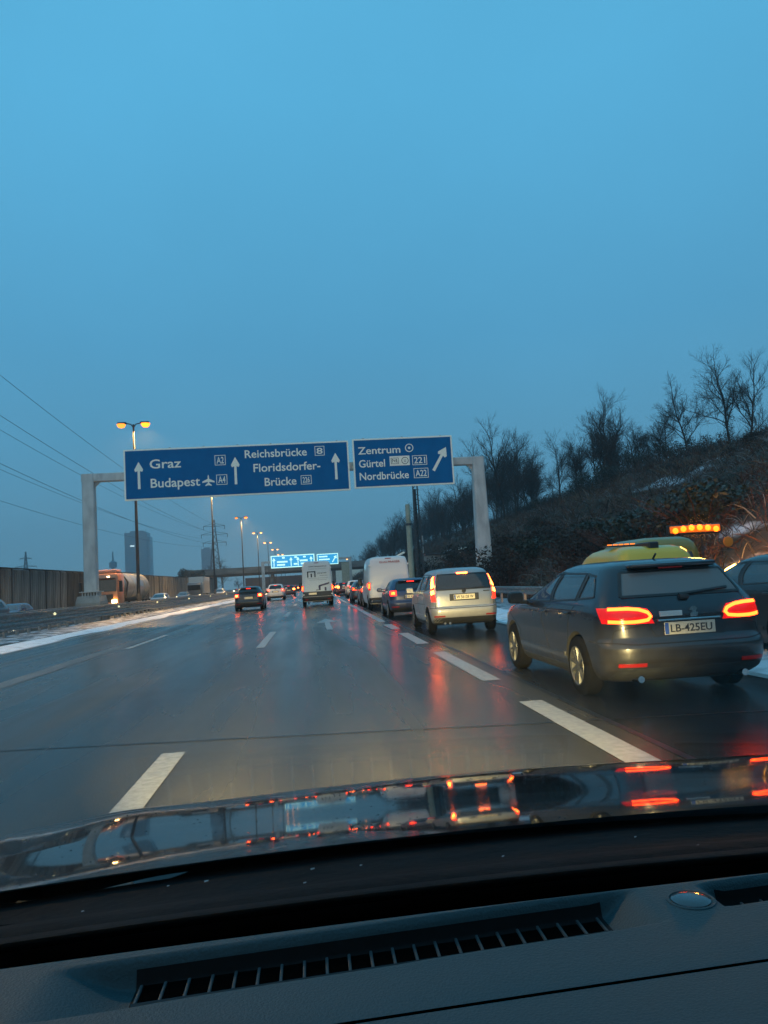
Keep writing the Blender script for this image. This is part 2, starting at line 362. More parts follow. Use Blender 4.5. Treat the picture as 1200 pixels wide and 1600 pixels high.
# ------------------------------------------------------------------ crash barriers
def wbeam(mb, x, z, y0, y1, side, step=4.0):
    pr = [(0, .155), (.03, .145), (.075, .10), (.075, .065), (.0, .02), (0, -.02), (.075, -.065), (.075, -.10), (.03, -.145), (0, -.155)]
    n = max(1, round((y1-y0)/step))
    v = []; f = []
    for i in range(n+1):
        y = y0+(y1-y0)*i/n
        for a, b in pr: v.append((x+side*a, y, z+b))
        for a, b in pr: v.append((x+side*(a-.008), y, z+b))
    k = len(pr)
    for i in range(n):
        for j in range(k-1):
            p = i*2*k; q = p+2*k
            f += [(p+j, p+j+1, q+j+1, q+j), (p+k+j, q+k+j, q+k+j+1, p+k+j+1)]
        f += [(p, q, q+k, p+k), (p+k-1, p+2*k-1, q+2*k-1, q+k-1)]
    mb.add(v, f)
def barrier(x, y0, y1, side, rows, post, label, dense=1.33, top=.93):
    r = empty('crash_barrier', (x, y0, 0)); tag(r, label, 'crash barrier')
    for z in rows:
        y = y0
        while y < min(y1, y0+64):
            b = MB(); wbeam(b, 0, z, y-y0, y-y0+3.99, side); b.build('rail', M['galv'], r, True); y += 4
        b = MB(); wbeam(b, 0, z, y-y0, y1-y0, side, 8); b.build('rail', M['galv'], r, True)
    cap = MB(); cap.bbox(-.10, .12, 0, y1-y0, top-.05, top+.0, .01); cap.build('top_rail', M['galv'], r)
    y = y0+.6; k = 0; pm = None; far = MB()
    while y < y1-.5:
        if k < 90:
            if pm is None:
                b = MB(); b.bbox(-.09*side-.05, -.09*side+.05, -.07, .07, -.1, top-.06, .008); b.box(-.09*side-.05, .04*side, -.03, .03, rows[0]-.05, rows[0]+.05)
                p = b.build('post', M['galv'], r); pm = p
            else: p = pm.copy(); col.objects.link(p)
            p.location = (0, y-y0, 0)
        else: far.box(-.09*side-.05, -.09*side+.05, y-y0-.07, y-y0+.07, -.1, top-.06)
        y += dense; k += 1
    if far.v: far.build('far_posts', M['galv'], r, kind='stuff')
    return r
bl = barrier(-12.2, 13, 300, 1, (.76, .42), 1, 'long grey steel crash barrier with two rails on the snowy central reservation', 1.33)
barrier(-14.2, 13, 300, -1, (.76, .42), 1, 'second steel crash barrier of the central reservation, behind the first, facing the oncoming traffic', 2.0)
barrier(8.7, 25, 170, -1, (.62,), 1, 'low steel crash barrier on the right edge below the bushy slope', 2.0, .78)
M['reflect'] = mat('reflector', (.8, .78, .5), .2, emit=(1, .9, .5), es=1.2)  # emission stands in for headlight thrown back
for i, y in enumerate((25.5, 37.5, 49.5, 61.5, 77, 93, 110)):
    mb = MB(); mb.prism([(-.07, 0), (.0, -.06), (.07, 0), (.0, .09)], 0, .03, 'xz'); o = mb.build('reflector', M['reflect'], bl); o.location = (.17, y-13, .74)

# ------------------------------------------------------------------ noise wall beyond the oncoming lanes
WX, WH = -29.0, 4.75
wall = empty('noise_barrier', (WX, 20, 0)); tag(wall, 'tall weathered concrete noise wall of upright panels beyond the oncoming lanes', 'noise wall')
pm = {}
y = 20.0; k = 0
while y < 232:
    d = (k % 9 in (4,)) or (94 < y < 101) or (118 < y < 122) or (170 < y < 178)
    key = ('d' if d else 'n')
    if y < 150:
        if key not in pm:
            b = MB(); b.bbox(-.12, .12, .03, 2.37, 0, WH-.12, .03)
            for j in range(4): b.bbox(.12, .18, .18+j*.56, .56+j*.56, .1, WH-.25, .02)
            pm[key] = b.build('panel', M['panel_dark' if d else 'panel'], wall); o = pm[key]
        else: o = pm[key].copy(); col.objects.link(o)
        o.location = (random.uniform(-.03, .03), y-20, random.uniform(-.05, .03))
    y += 2.4; k += 1
b = MB(); b.bbox(-.12, .12, 150-20+.5, 212, 0, WH-.12, .03)
for j in range(34): b.bbox(.12, .2, 130.7+j*2.4, 131.3+j*2.4, 0, WH-.1, .02)
b.build('far_panels', M['panel'], wall, kind='stuff')
b = MB(); b.bbox(-.18, .2, 0, 212, WH-.10, WH+.0, .03); b.build('coping', M['panel_dark'], wall)
pc = None
for j in range(28):
    if pc is None: b = MB(); b.bbox(-.17, .24, -.10, .10, 0, WH-.11, .02); pc = b.build('pillar', M['panel_dark'], wall); o = pc
    else: o = pc.copy(); col.objects.link(o)
    o.location = (0, j*4.8+.0, 0)

# ------------------------------------------------------------------ hillside on the right
def hz(x, y):
    toe = 10.8
    if x <= toe: return -.3
    t = min(1, (x-toe)/(53-toe)); s = (t**.92)*(1-.12*t)*17.4
    if x > 53: s += (x-53)*.03
    fade = 1.0 if y < 420 else max(.15, 1-(y-420)/300)
    n = .55*math.sin(x*.31+y*.071)+.5*math.sin(x*.13-y*.11+1)+.35*math.sin(x*.7+y*.37)+.22*math.sin(x*1.3-y*.83+2)
    return (s + n*min(1, t*5))*fade - .3*(1-min(1, t*30))
M['slope'] = mat('slope_soil', (.050, .036, .024), .95, c2=(.022, .026, .018), scale=.35, detail=9, bump=.9, bscale=2.2, lo=.4, hi=.6)
t = M['slope'].node_tree; bs = t.nodes['Principled BSDF']; prev = bs.inputs['Base Color'].links[0].from_socket
g = t.nodes.new('ShaderNodeTexCoord'); mp = t.nodes.new('ShaderNodeMapping'); mp.inputs['Scale'].default_value = (.07, .035, .16); t.links.new(g.outputs['Object'], mp.inputs[0])
n = t.nodes.new('ShaderNodeTexNoise'); n.inputs['Scale'].default_value = 1.0; n.inputs['Detail'].default_value = 9; n.inputs['Roughness'].default_value = .62; t.links.new(mp.outputs[0], n.inputs[0])
rr = t.nodes.new('ShaderNodeMapRange'); rr.inputs[1].default_value = .57; rr.inputs[2].default_value = .62; t.links.new(n.outputs[0], rr.inputs[0])
xx = t.nodes.new('ShaderNodeMix'); xx.data_type = 'RGBA'; xx.inputs[7].default_value = (.62, .64, .68, 1); t.links.new(rr.outputs[0], xx.inputs[0]); t.links.new(prev, xx.inputs[6]); t.links.new(xx.outputs[2], bs.inputs['Base Color'])
xs = list(np.concatenate([np.linspace(10.4, 56, 62), np.linspace(58, 300, 24)])); ys = list(np.concatenate([np.linspace(-25, 200, 190), np.linspace(204, 700, 80)]))
v = [(x, y, hz(x, y)) for y in ys for x in xs]; nx = len(xs)
f = [(j*nx+i, j*nx+i+1, (j+1)*nx+i+1, (j+1)*nx+i) for j in range(len(ys)-1) for i in range(nx-1)]
MB().add(v, f).build('hillside', M['slope'], smooth=True, angle=180, kind='structure')
# brush: bare stems and bramble arcs over the slope
def ribbons(name, P, D, W, m, segs=3, droop=.5, mats=None):
    """P base points, D end vectors, W widths: curved tapering ribbons, crossed"""
    n = len(P); V = []; 
    side = np.cross(D, rng.normal(size=(n, 3))); side /= np.linalg.norm(side, axis=1, keepdims=True)+1e-9
    L = np.linalg.norm(D, axis=1, keepdims=True)
    for i in range(segs+1):
        t = i/segs; c = P + D*t; c = c.copy(); c[:, 2] -= (droop*L[:, 0]*t*t)
        w_ = W[:, None]*(1-.75*t)
        V.append(c - side*w_); V.append(c + side*w_)
    V = np.stack(V, 1).reshape(-1, 3); k = 2*(segs+1)
    base = (np.arange(n)*k)[:, None, None]
    q = np.array([[2*i, 2*i+1, 2*i+3, 2*i+2] for i in range(segs)])[None]
    F = (base+q).reshape(-1, 4)
    me = bpy.data.meshes.new(name); me.vertices.add(len(V)); me.vertices.foreach_set('co', V.ravel())
    me.loops.add(F.size); me.loops.foreach_set('vertex_index', F.ravel().astype(np.int32))
    me.polygons.add(len(F)); me.polygons.foreach_set('loop_start', np.arange(0, F.size, 4, dtype=np.int32))
    me.update(calc_edges=True)
    for q_ in (mats or [m]): me.materials.append(q_)
    if mats: me.polygons.foreach_set('material_index', np.repeat(rng.integers(0, len(mats), n), segs).astype(np.int32))
    me.update()
    o = bpy.data.objects.new(name, me); col.objects.link(o); return o
M['twig_a'] = mat('bramble_red', (.085, .036, .024), .85); M['twig_b'] = mat('dry_stem', (.12, .085, .05), .85); M['twig_c'] = mat('dark_stem', (.025, .022, .018), .9); M['twig_d'] = mat('frosted_stem', (.20, .20, .20), .85)
M['ivy'] = mat('ivy_leaf', (.018, .030, .014), .5, var=.5, scale=3); M['ivy2'] = mat('ivy_leaf_dark', (.010, .016, .009), .55)
def slope_pts(n, x0, x1, y0, y1, clump=.12):
    X = rng.uniform(x0, x1, n*2); Y = rng.uniform(y0, y1, n*2)
    d = np.sin(X*.55+np.sin(Y*.21)*2)+np.sin(Y*.33+X*.2)+np.sin(X*1.3-Y*.9)*.6
    keep = d > -1.2+rng.normal(0, .8, n*2); X, Y = X[keep][:n], Y[keep][:n]
    return np.array([(x, y, hz(x, y)) for x, y in zip(X, Y)])
def brush(name, n, x0, x1, y0, y1, L0, L1, W0, W1, mats, droop):
    P = slope_pts(n, x0, x1, y0, y1); k = len(P)
    D = rng.normal(0, .6, (k, 3)); D[:, 2] = np.abs(D[:, 2])+.5; D /= np.linalg.norm(D, axis=1, keepdims=True); D *= rng.uniform(L0, L1, (k, 1))
    o = ribbons(name, P, D, rng.uniform(W0, W1, k), None, 3, droop, mats); o['kind'] = 'stuff'; return o
brush('bramble_thicket', 42000, 11, 38, 18, 90, .6, 1.9, .010, .028, [M['twig_a'], M['twig_b'], M['twig_c'], M['twig_a'], M['twig_a'], M['twig_c'], M['twig_d']], .55)
brush('dry_undergrowth', 52000, 11, 56, 60, 330, .8, 2.6, .018, .05, [M['twig_a'], M['twig_c'], M['twig_c'], M['twig_b'], M['twig_a']], .35)
brush('crest_scrub', 15000, 40, 58, 70, 330, 1.5, 4.2, .012, .03, [M['twig_c'], M['twig_c'], M['twig_a']], .12)
def leaves(mb, c, r, n, s, mi=0):
    for _ in range(n):
        d = Vector(rng.normal(size=3)).normalized()*(rng.uniform(.25, 1)**.6); p = Vector((c[0]+d.x*r[0], c[1]+d.y*r[1], c[2]+d.z*r[2]))
        a = Vector(rng.normal(size=3)).normalized()*s*rng.uniform(.6, 1.3); b = a.cross(Vector(rng.normal(size=3))).normalized()*s*rng.uniform(.5, 1)
        mb.add([p-a, p-b*.7, p+a, p+b*.7], [(0, 1, 2, 3)], mi)
# dense dark bushes above the right barrier
def bush(kind, seed):
    mb = MB()
    for k in range(9):
        a = rng.uniform(0, 6.3); q = rng.uniform(0, 1.0)
        leaves(mb, (math.cos(a)*q, math.sin(a)*q*1.1, .55+rng.uniform(0, .7)), (.65, .65, .5), 170, .07)
    for k in range(70):
        a = rng.uniform(0, 6.3); l = rng.uniform(.9, 2.0); p0 = Vector((math.cos(a)*.3, math.sin(a)*.3, 0)); d = Vector((math.cos(a)*.7, math.sin(a)*.7, 1)).normalized()*l
        mb.tube([p0, p0+d*.5, p0+d+Vector((0, 0, -.25*l))], [.014, .010, .005], 3, 1, False)
    return mb.build('bramble_bush', [M['ivy' if kind else 'twig_c'], M['twig_a']])
bushes = [bush(0, 1), bush(1, 2), bush(0, 3)]; used = set()
bl_spots = []
for i in range(34): bl_spots.append((11.4+rng.uniform(0, 3.4)+(i % 3)*1.6, 27+i*2.1+rng.uniform(-1, 1)))
for i, (x, y) in enumerate(bl_spots):
    b0 = bushes[i % 3]
    o = b0 if (i % 3) not in used else b0.copy()
    if (i % 3) in used: col.objects.link(o)
    used.add(i % 3)
    o.location = (x, y, hz(x, y)-.15); o.rotation_euler = (0, 0, rng.uniform(0, 6.3)); s = rng.uniform(.9, 1.7); o.scale = (s*1.1, s*1.1, s)
    tag(o, 'dark tangled bramble bush at the foot of the slope behind the right crash barrier', 'bush', 'bramble bushes along the foot of the slope')

for i in range(36):
    y = 60+i*5.2+rng.uniform(-2, 2); x = rng.uniform(17, 46)
    o = bushes[(0, 2, 1, 0)[i % 4]].copy(); col.objects.link(o); o.location = (x, y, hz(x, y)-.2); o.rotation_euler = (0, 0, rng.uniform(0, 6.3)); s = rng.uniform(.6, 1.3); o.scale = (s*1.2, s*1.2, s)
    tag(o, 'dark leafless shrub on the open middle of the slope below the crest trees', 'bush', 'shrubs on the middle of the slope')

# ------------------------------------------------------------------ bare trees on the slope
M['bark'] = mat('bark', (.035, .030, .026), .9, var=.5, scale=5, bump=.4); M['twig'] = mat('fine_twigs', (.030, .024, .022), .9)
def tree(seed, H, spread=.5, ivy=0, lean=0., levels=5, forkh=.35):
    R = random.Random(seed); root = empty('bare_tree')
    tr = MB(); cr = MB()
    def grow(p, d, L, r, lev):
        pts = [p]; rad = [r]; q = p; dd = d
        ns = 4 if lev == 0 else 3
        for i in range(ns):
            k_ = .07 if lev == 0 else .20; dd = (dd + Vector((R.gauss(0, k_), R.gauss(0, k_), R.gauss(0, .08)+.05))).normalized(); q = q + dd*(L/ns); pts.append(q); rad.append(r*(1-.45*(i+1)/ns))
        (tr if lev < 2 else cr).tube(pts, rad, 6 if lev == 0 else (4 if lev < 3 else 3), 0, False)
        if lev >= levels: return
        nb = {0: 9, 1: 5, 2: 4, 3: 3, 4: 2}[lev]
        for j in range(nb):
            t = (forkh if lev == 0 else .3)+(1-(forkh if lev == 0 else .3))*(j+R.random()*.6)/nb; t = min(t, .98)
            k = t*ns; i = min(int(k), ns-1); b = pts[i].lerp(pts[i+1], k-i)
            ax = dd.orthogonal().normalized(); ax.rotate(Matrix.Rotation(R.uniform(0, 2*PI), 3, dd))
            nd = (dd*math.cos(spread*R.uniform(.7, 1.3)) + ax*math.sin(spread*R.uniform(.7, 1.3)))
            nd = (nd+Vector((0, 0, .10))).normalized()
            grow(b, nd, L*R.uniform(.42, .66)*(1.05-.45*t if lev == 0 else 1), max(.009, r*R.uniform(.36, .55)), lev+1)
        grow(q, dd, L*.5, max(.009, r*.5), lev+1)
    grow(Vector((0, 0, 0)), Vector((lean, 0, 1)).normalized(), H*.66, H*.015, 0)
    tr.build('trunk', M['bark'], root, True, 80); cr.build('crown', M['twig'], root)
    if ivy:
        iv = MB()
        for k in range(int(26*ivy)):
            t = k/(26*ivy); z = t*H*.62
            leaves(iv, (R.gauss(0, .12)+lean*z, R.gauss(0, .12), z+.2), (.30+.35*ivy*(1-t)+R.random()*.3, .30+.35*ivy*(1-t)+R.random()*.3, .45), 90, .075)
        iv.build('ivy', M['ivy2'], root)
    return root
TREES = [tree(1, 11, .75, 0), tree(2, 12, .65, 0), tree(3, 10, .80, .7), tree(5, 13, .62, .5, forkh=.25), tree(8, 9, .85, 1.3, .05)]
def put(src, x, y, s, rz, label, group=None, first=[set()]):
    k = id(src)
    o = src if k not in first[0] else copy_tree(src); first[0].add(k)
    z = hz(x, y) if x > 0 else 0
    o.location = (x, y, z-.15); o.rotation_euler = (0, 0, rz); o.scale = (s, s, s)
    tag(o, label, 'tree', group if group else ''); return o
BIG = tree(21, 11.5, .85, .8, .04, forkh=.38)
def pxpos(px, Y): return at(px, 880, Y)[0]
put(BIG, pxpos(1160, 88), 88, .98, .6, 'largest bare tree at the top right, ivy climbing its trunk, wide crown against the sky')
put(TREES[2], pxpos(1092, 96), 96, .98, 2.0, 'bare tree with an ivy clad trunk just left of the largest tree on the crest')
put(TREES[4], pxpos(1010, 108), 108, .92, 1.0, 'squat tree wrapped in dark ivy, well left of the two tall trees on the crest')
put(TREES[4], pxpos(1042, 104), 104, .85, 4.0, 'second ivy smothered tree, right beside the squat one on the crest')
put(TREES[3], pxpos(1192, 84), 84, .75, 3.0, 'bare tree cut by the right edge of the picture behind the largest tree')
gl = 'bare winter tree in the row along the crest of the embankment'
N = 0
for i in range(136):
    y = 106+ (i/136)**1.25*336 + rng.uniform(-2, 2)
    x = 45+rng.uniform(-10, 11)
    if y < 135: x = 46+rng.uniform(-3, 8)
    src = TREES[[0, 1, 2, 3, 0, 1, 3][i % 7]]
    s = rng.choice([.5, .7, .85, 1.0, 1.1])*rng.uniform(.85, 1.12)*(.85 if y < 140 else 1.12)
    put(src, x, y, s, rng.uniform(0, 6.3), gl, 'bare trees along the crest of the embankment')
for i in range(20):
    y = 175+i*13+rng.uniform(-4, 4); x = 26+rng.uniform(-7, 8)
    put(TREES[[1, 0, 3][i % 3]], x, y, rng.uniform(.5, .8), rng.uniform(0, 6.3), 'slim young tree halfway up the embankment below the crest row', 'young trees on the slope')
for i, (px, Y) in enumerate(((955, 100), (975, 100), (1060, 98), (1075, 97), (905, 112), (865, 125), (1120, 90), (1180, 86), (930, 108), (845, 132), (880, 122), (1000, 103), (1025, 100), (1105, 92), (815, 145), (1140, 88))):
    x = pxpos(px, Y); o = MB()
    for k in range(12):
        leaves(o, (rng.uniform(-1.2, 1.2), rng.uniform(-1.2, 1.2), .6+rng.uniform(0, 2.2)*(1 if i not in (6, 7) else .6)), (.8, .8, .8), 130, .11)
    o = o.build('ivy_thicket', M['ivy2']); o.location = (x, Y, hz(x, Y)-.3)
    tag(o, 'dark evergreen thicket standing among the bare trees of the crest', 'bush', 'evergreen thickets on the crest')

# ------------------------------------------------------------------ street lamps of the central reservation
M['lamp_near'] = glow('sodium_lamp_near', (1., .14, .008), 8); M['lamp_far'] = glow('lamp_far', (1., .34, .09), 7); M['lamp_dim'] = glow('lamp_dim', (1., .24, .03), 3)
def lamp(x, y, H, arms, core, label, r=.13, real=False, group='street lamps of the central reservation', hs=1.):
    o = empty('street_lamp', (x, y, 0)); tag(o, label, 'street lamp', group)
    MB().tube([(0, 0, 0), (0, 0, H*.45), (0, 0, H)], [r, r*.8, r*.5], 10).build('pole', M['pole'], o, True)
    MB().lathe([(0, r*1.9), (.12, r*1.9), (.16, r*1.3), (1.4, r*1.25), (1.45, r)], axis='z', n=12).build('base', M['pole'], o, True)
    for s in arms:
        MB().tube([(0, 0, H-.25), (s*.2, 0, H+.02), (s*.6, 0, H+.10)], [.05, .045, .04], 6).build('arm', M['pole'], o, True)
        h = MB(); h.bbox(s*.86-.34, s*.86+.34, -.15, .15, H+.02, H+.20, .06); hd = h.build('lamp_head', M['pole'], o, True)
        c = core[0] if s < 0 else core[1]
        l = MB(); l.lathe([(-.20*hs, .05), (-.16*hs, .17*hs), (-.03, .25*hs), (.03, .25*hs)], (s*.92, 0, H+.01), 'z', 12); l.build('lamp_lens', c, hd, True)
        if real:
            ld = bpy.data.lights.new('sodium_light', 'SPOT'); ld.energy = real[0] if s < 0 else real[1]; ld.color = (1., .52, .16); ld.spot_size = math.radians(150); ld.spot_blend = .6; ld.shadow_soft_size = .12
            lo = bpy.data.objects.new('sodium_light', ld); col.objects.link(lo); lo.parent = hd; lo.location = (s*.92, 0, H-.26)
    return o
ys_ = [60.5, 107, 152, 197, 243, 290, 340, 390]
desc = ['nearest twin arm street lamp, its orange heads glowing above the blue sign', 'second twin arm street lamp, its heads hidden behind the wide sign',
        'third twin arm street lamp, first one seen right of the pylon', 'fourth twin arm street lamp, left of the lit far gantry', 'fifth twin arm street lamp in the receding row',
        'sixth twin arm street lamp in the receding row', 'seventh twin arm street lamp, small above the far gantry sign', 'farthest twin arm street lamp of the row']
for i, y in enumerate(ys_):
    core = [(M['lamp_dim'], M['lamp_near']), (M['lamp_dim'], M['lamp_far']), (M['lamp_dim'], M['lamp_near'])][i] if i < 3 else (M['lamp_far'], M['lamp_far'])
    lamp(-13.2, y, 14.6 if i == 0 else 15.2, (-1, 1), core, desc[i], .14, real=(5000, 30000) if i < 4 else False, hs=1.35 if i < 2 else (1.15 if i < 4 else 1.4))
lamp(-13.2, 14, 14.6, (-1, 1), (M['lamp_dim'], M['lamp_dim']), 'twin arm street lamp standing left of the frame beside the barrier', .14, real=(1500, 7000))
for i, (px, Y) in enumerate(((546, 320), (600, 260))):
    lamp(at(px, 880, Y)[0], Y, 11 if i == 0 else 9, (-1,), (M['lamp_far'],)*2, ['lone street lamp past the far gantry on the right', 'small street lamp above the right lane behind the white van'][i], .12, group='', hs=1.6)

# ------------------------------------------------------------------ sign gantry
M['blue'] = mat('sign_blue', (.001, .125, .32), .7, c2=(.001, .110, .285), scale=1.5, detail=5, spec=.15)
M['sign_white'] = mat('sign_white', (.90, .87, .74), .4, var=.08, scale=5)
M['sign_back'] = mat('sign_back', (.25, .25, .25), .5, .5)
def arrow2d(h, w_, sw=.30, hh=.34):
    a = sw*w_/2; b = w_/2
    return [(-a, 0), (a, 0), (a*.9, h*(1-hh)), (b*.78, h*(1-hh)-h*.03), (b, h*(1-hh)+h*.05), (0, h), (-b, h*(1-hh)+h*.05), (-b*.78, h*(1-hh)-h*.03), (-a*.9, h*(1-hh))]
def fan(mb, poly, y0, y1, T=None, mi=0):
    mb.prism([(T(a, b) if T else (a, b)) for a, b in poly], y0, y1, 'xz', mi)
def sign_panel(g, X0, X1, Z0, Z1, Y, white, blue, back, name='sign_panel', bw=.10):
    """blue board with a white border; local origin of the parent at its lower left"""
    w_, h_ = X1-X0, Z1-Z0
    b = MB(); b.bbox(0, w_, 0, .08, 0, h_, .02); p = b.build(name, white, g); p.location = (X0, Y, Z0)
    b = MB(); b.bbox(bw, w_-bw, -.012, -.002, bw, h_-bw, .004); b.build('sign_face', blue, p)
    b = MB()
    for k in range(int(w_/2.2)+1): x = .7+k*(w_-1.4)/max(1, int(w_/2.2)); b.bbox(x-.05, x+.05, .09, .22, .05, h_+.06, .01)
    b.build('mounting_rail', back, p)
    return p, w_, h_
def badge(p, s, u0, u1, v0, v1, W, H, white, blue, txt=True):
    x0, x1, z0, z1 = u0*W, u1*W, v0*H, v1*H; t_ = .035
    mb = MB()
    for a in ((x0, x1, z0, z0+t_), (x0, x1, z1-t_, z1), (x0, x0+t_, z0+t_, z1-t_), (x1-t_, x1, z0+t_, z1-t_)): mb.box(a[0], a[1], -.018, -.013, a[2], a[3])
    mb.build('badge_frame', white, p)
    if txt: lettering(s, x0+.11, z0+.11, (x1-x0)-.22, (z1-z0)-.22, -.014, white, p)
GY = 47.3
ga = empty('sign_gantry', (0, GY, 0)); tag(ga, 'grey portal gantry spanning the motorway with two blue direction signs', 'sign gantry')
lx, zt = at(146, 744, GY); lx -= .28; rx, zr = at(744, 713, GY); zt = (zt+zr)/2+.05
def gpost(x, wt, wb, topz, basez):
    b = MB(); n = 8; v = []; f = []
    for k in range(n+1):
        t_ = k/n; z = basez+(topz-basez)*t_; hw = (wb+(wt-wb)*t_)/2; c = .06
        for q in ((-hw+c, -hw), (hw-c, -hw), (hw, -hw+c), (hw, hw-c), (hw-c, hw), (-hw+c, hw), (-hw, hw-c), (-hw, -hw+c)): v.append((x+q[0], q[1]*.8, z))
    for k in range(n):
        for j in range(8): f.append((k*8+j, k*8+(j+1) % 8, (k+1)*8+(j+1) % 8, (k+1)*8+j))
    f += [tuple(range(8))[::-1], tuple(n*8+j for j in range(8))]
    b.add(v, f); p = b.build('post', M['galv_paint'], ga)
    c = MB(); c.bbox(x-wb*.78, x+wb*.78, -wb*.7, wb*.7, basez-.05, basez-.01, .01)
    for j in range(7):
        a = -wb*.62+j*wb*1.24/6; c.prism([(x+a-.025, basez-.01), (x+a+.025, basez-.01), (x+a+.025, basez+.02), (x+a-.025, basez+.02)], -wb*.62, -wb*.5)
    for j in range(6):
        a = -wb*.55+j*wb*1.1/5; c.box(x+a-.03, x+a+.03, -wb*.62, wb*.62, basez-.26, basez-.05)
    c.build('base_plate', M['galv_paint'], p)
    d = MB(); d.bbox(x-.70, x+.70, -.9, .9, -.3, basez-.62, .05)
    d.add([(x-.69, -.86, basez-.62), (x+.69, -.86, basez-.62), (x+.69, .86, basez-.62), (x-.69, .86, basez-.62), (x-.64, -.7, basez-.26), (x+.64, -.7, basez-.26), (x+.64, .7, basez-.26), (x-.64, .7, basez-.26)],
          [(0, 1, 5, 4), (1, 2, 6, 5), (2, 3, 7, 6), (3, 0, 4, 7), (4, 5, 6, 7)])
    d.build('plinth', M['concrete'], ga)
zbl = at(147, 924, GY)[1]; xr_b, zbr = at(768, 897, GY)
gpost(lx, .70, .74, zt-.02, zbl); gpost(rx+.05, .72, .92, zt-.02, zbl)
b = MB(); b.bbox(lx-.40, rx+.45, -.24, .24, zt-.50, zt, .05); b.build('crossbeam', M['galv_paint'], ga)
b = MB()
for x in (lx+.45, rx-.42): b.prism([(x-.35 if x < 0 else x+.35, zt-.5), (x+.25 if x < 0 else x-.25, zt-.5), (x-.35 if x < 0 else x+.35, zt-1.1)], -.05, .05)
b.build('bracket', M['galv_paint'], ga)
SY = GY-.62
xa, za = at(192, 703, SY); xb, zb = at(547, 766, SY); xc, zc = at(545, 688, SY); xd, zd = at(195, 783, SY)
X0, X1, Z1, Z0 = (xa+xd)/2, (xb+xc)/2, (za+zc)/2, (zb+zd)/2
def build_sign1(g, X0, X1, Z0, Z1, Y, white, blue):
    p, W, H = sign_panel(g, X0, X1, Z0, Z1, Y, white, blue, M['sign_back'])
    def arr(u, v0, v1):
        mb = MB(); fan(mb, [(a+u*W, b+v0*H) for a, b in arrow2d((v1-v0)*H, .52)], -.018, -.013); mb.build('arrow', white, p)
    arr(.065, .22, .75); arr(.488, .225, .765); arr(.938, .23, .76)
    L = lambda s, u0, u1, v, h: lettering(s, u0*W, v*H, (u1-u0)*W, h*H, -.014, white, p)
    L('Graz', .113, .25, .61, .175); L('Budapest', .115, .33, .235, .175); L('Reichsbrücke', .532, .81, .735, .155); L('Floridsdorfer-', .568, .868, .45, .16); L('Brücke', .615, .757, .165, .16)
    badge(p, 'A2', .398, .446, .615, .815, W, H, white, blue); badge(p, 'A4', .402, .450, .23, .43, W, H, white, blue)
    badge(p, '8', .846, .890, .72, .91, W, H, white, blue); badge(p, '226', .777, .825, .16, .34, W, H, white, blue)
    cx_, cz_ = .367*W, .24*H; s = .19*H/1.0
    pl = [(-.06, -.05), (-.32, -.12), (-.32, -.02), (-.07, .18), (-.07, .30), (-.62, .22), (-.62, .36), (-.07, .62), (-.06, .9), (0, 1.05), (.06, .9), (.07, .62), (.62, .36), (.62, .22), (.07, .30), (.07, .18), (.32, -.02), (.32, -.12), (.06, -.05)]
    mb = MB(); fan(mb, [(cx_+a*s, cz_+b*s) for a, b in pl], -.018, -.013); mb.build('aeroplane_symbol', white, p)
    return p
build_sign1(ga, X0, X1, Z0, Z1, -.62, M['sign_white'], M['blue'])
xa, za = at(550, 687, SY); xb, zb = at(710, 755, SY); xc, zc = at(706, 679, SY); xd, zd = at(554, 765, SY)
X0b, X1b, Z1b, Z0b = (xa+xd)/2, (xb+xc)/2, (za+zc)/2, (zb+zd)/2
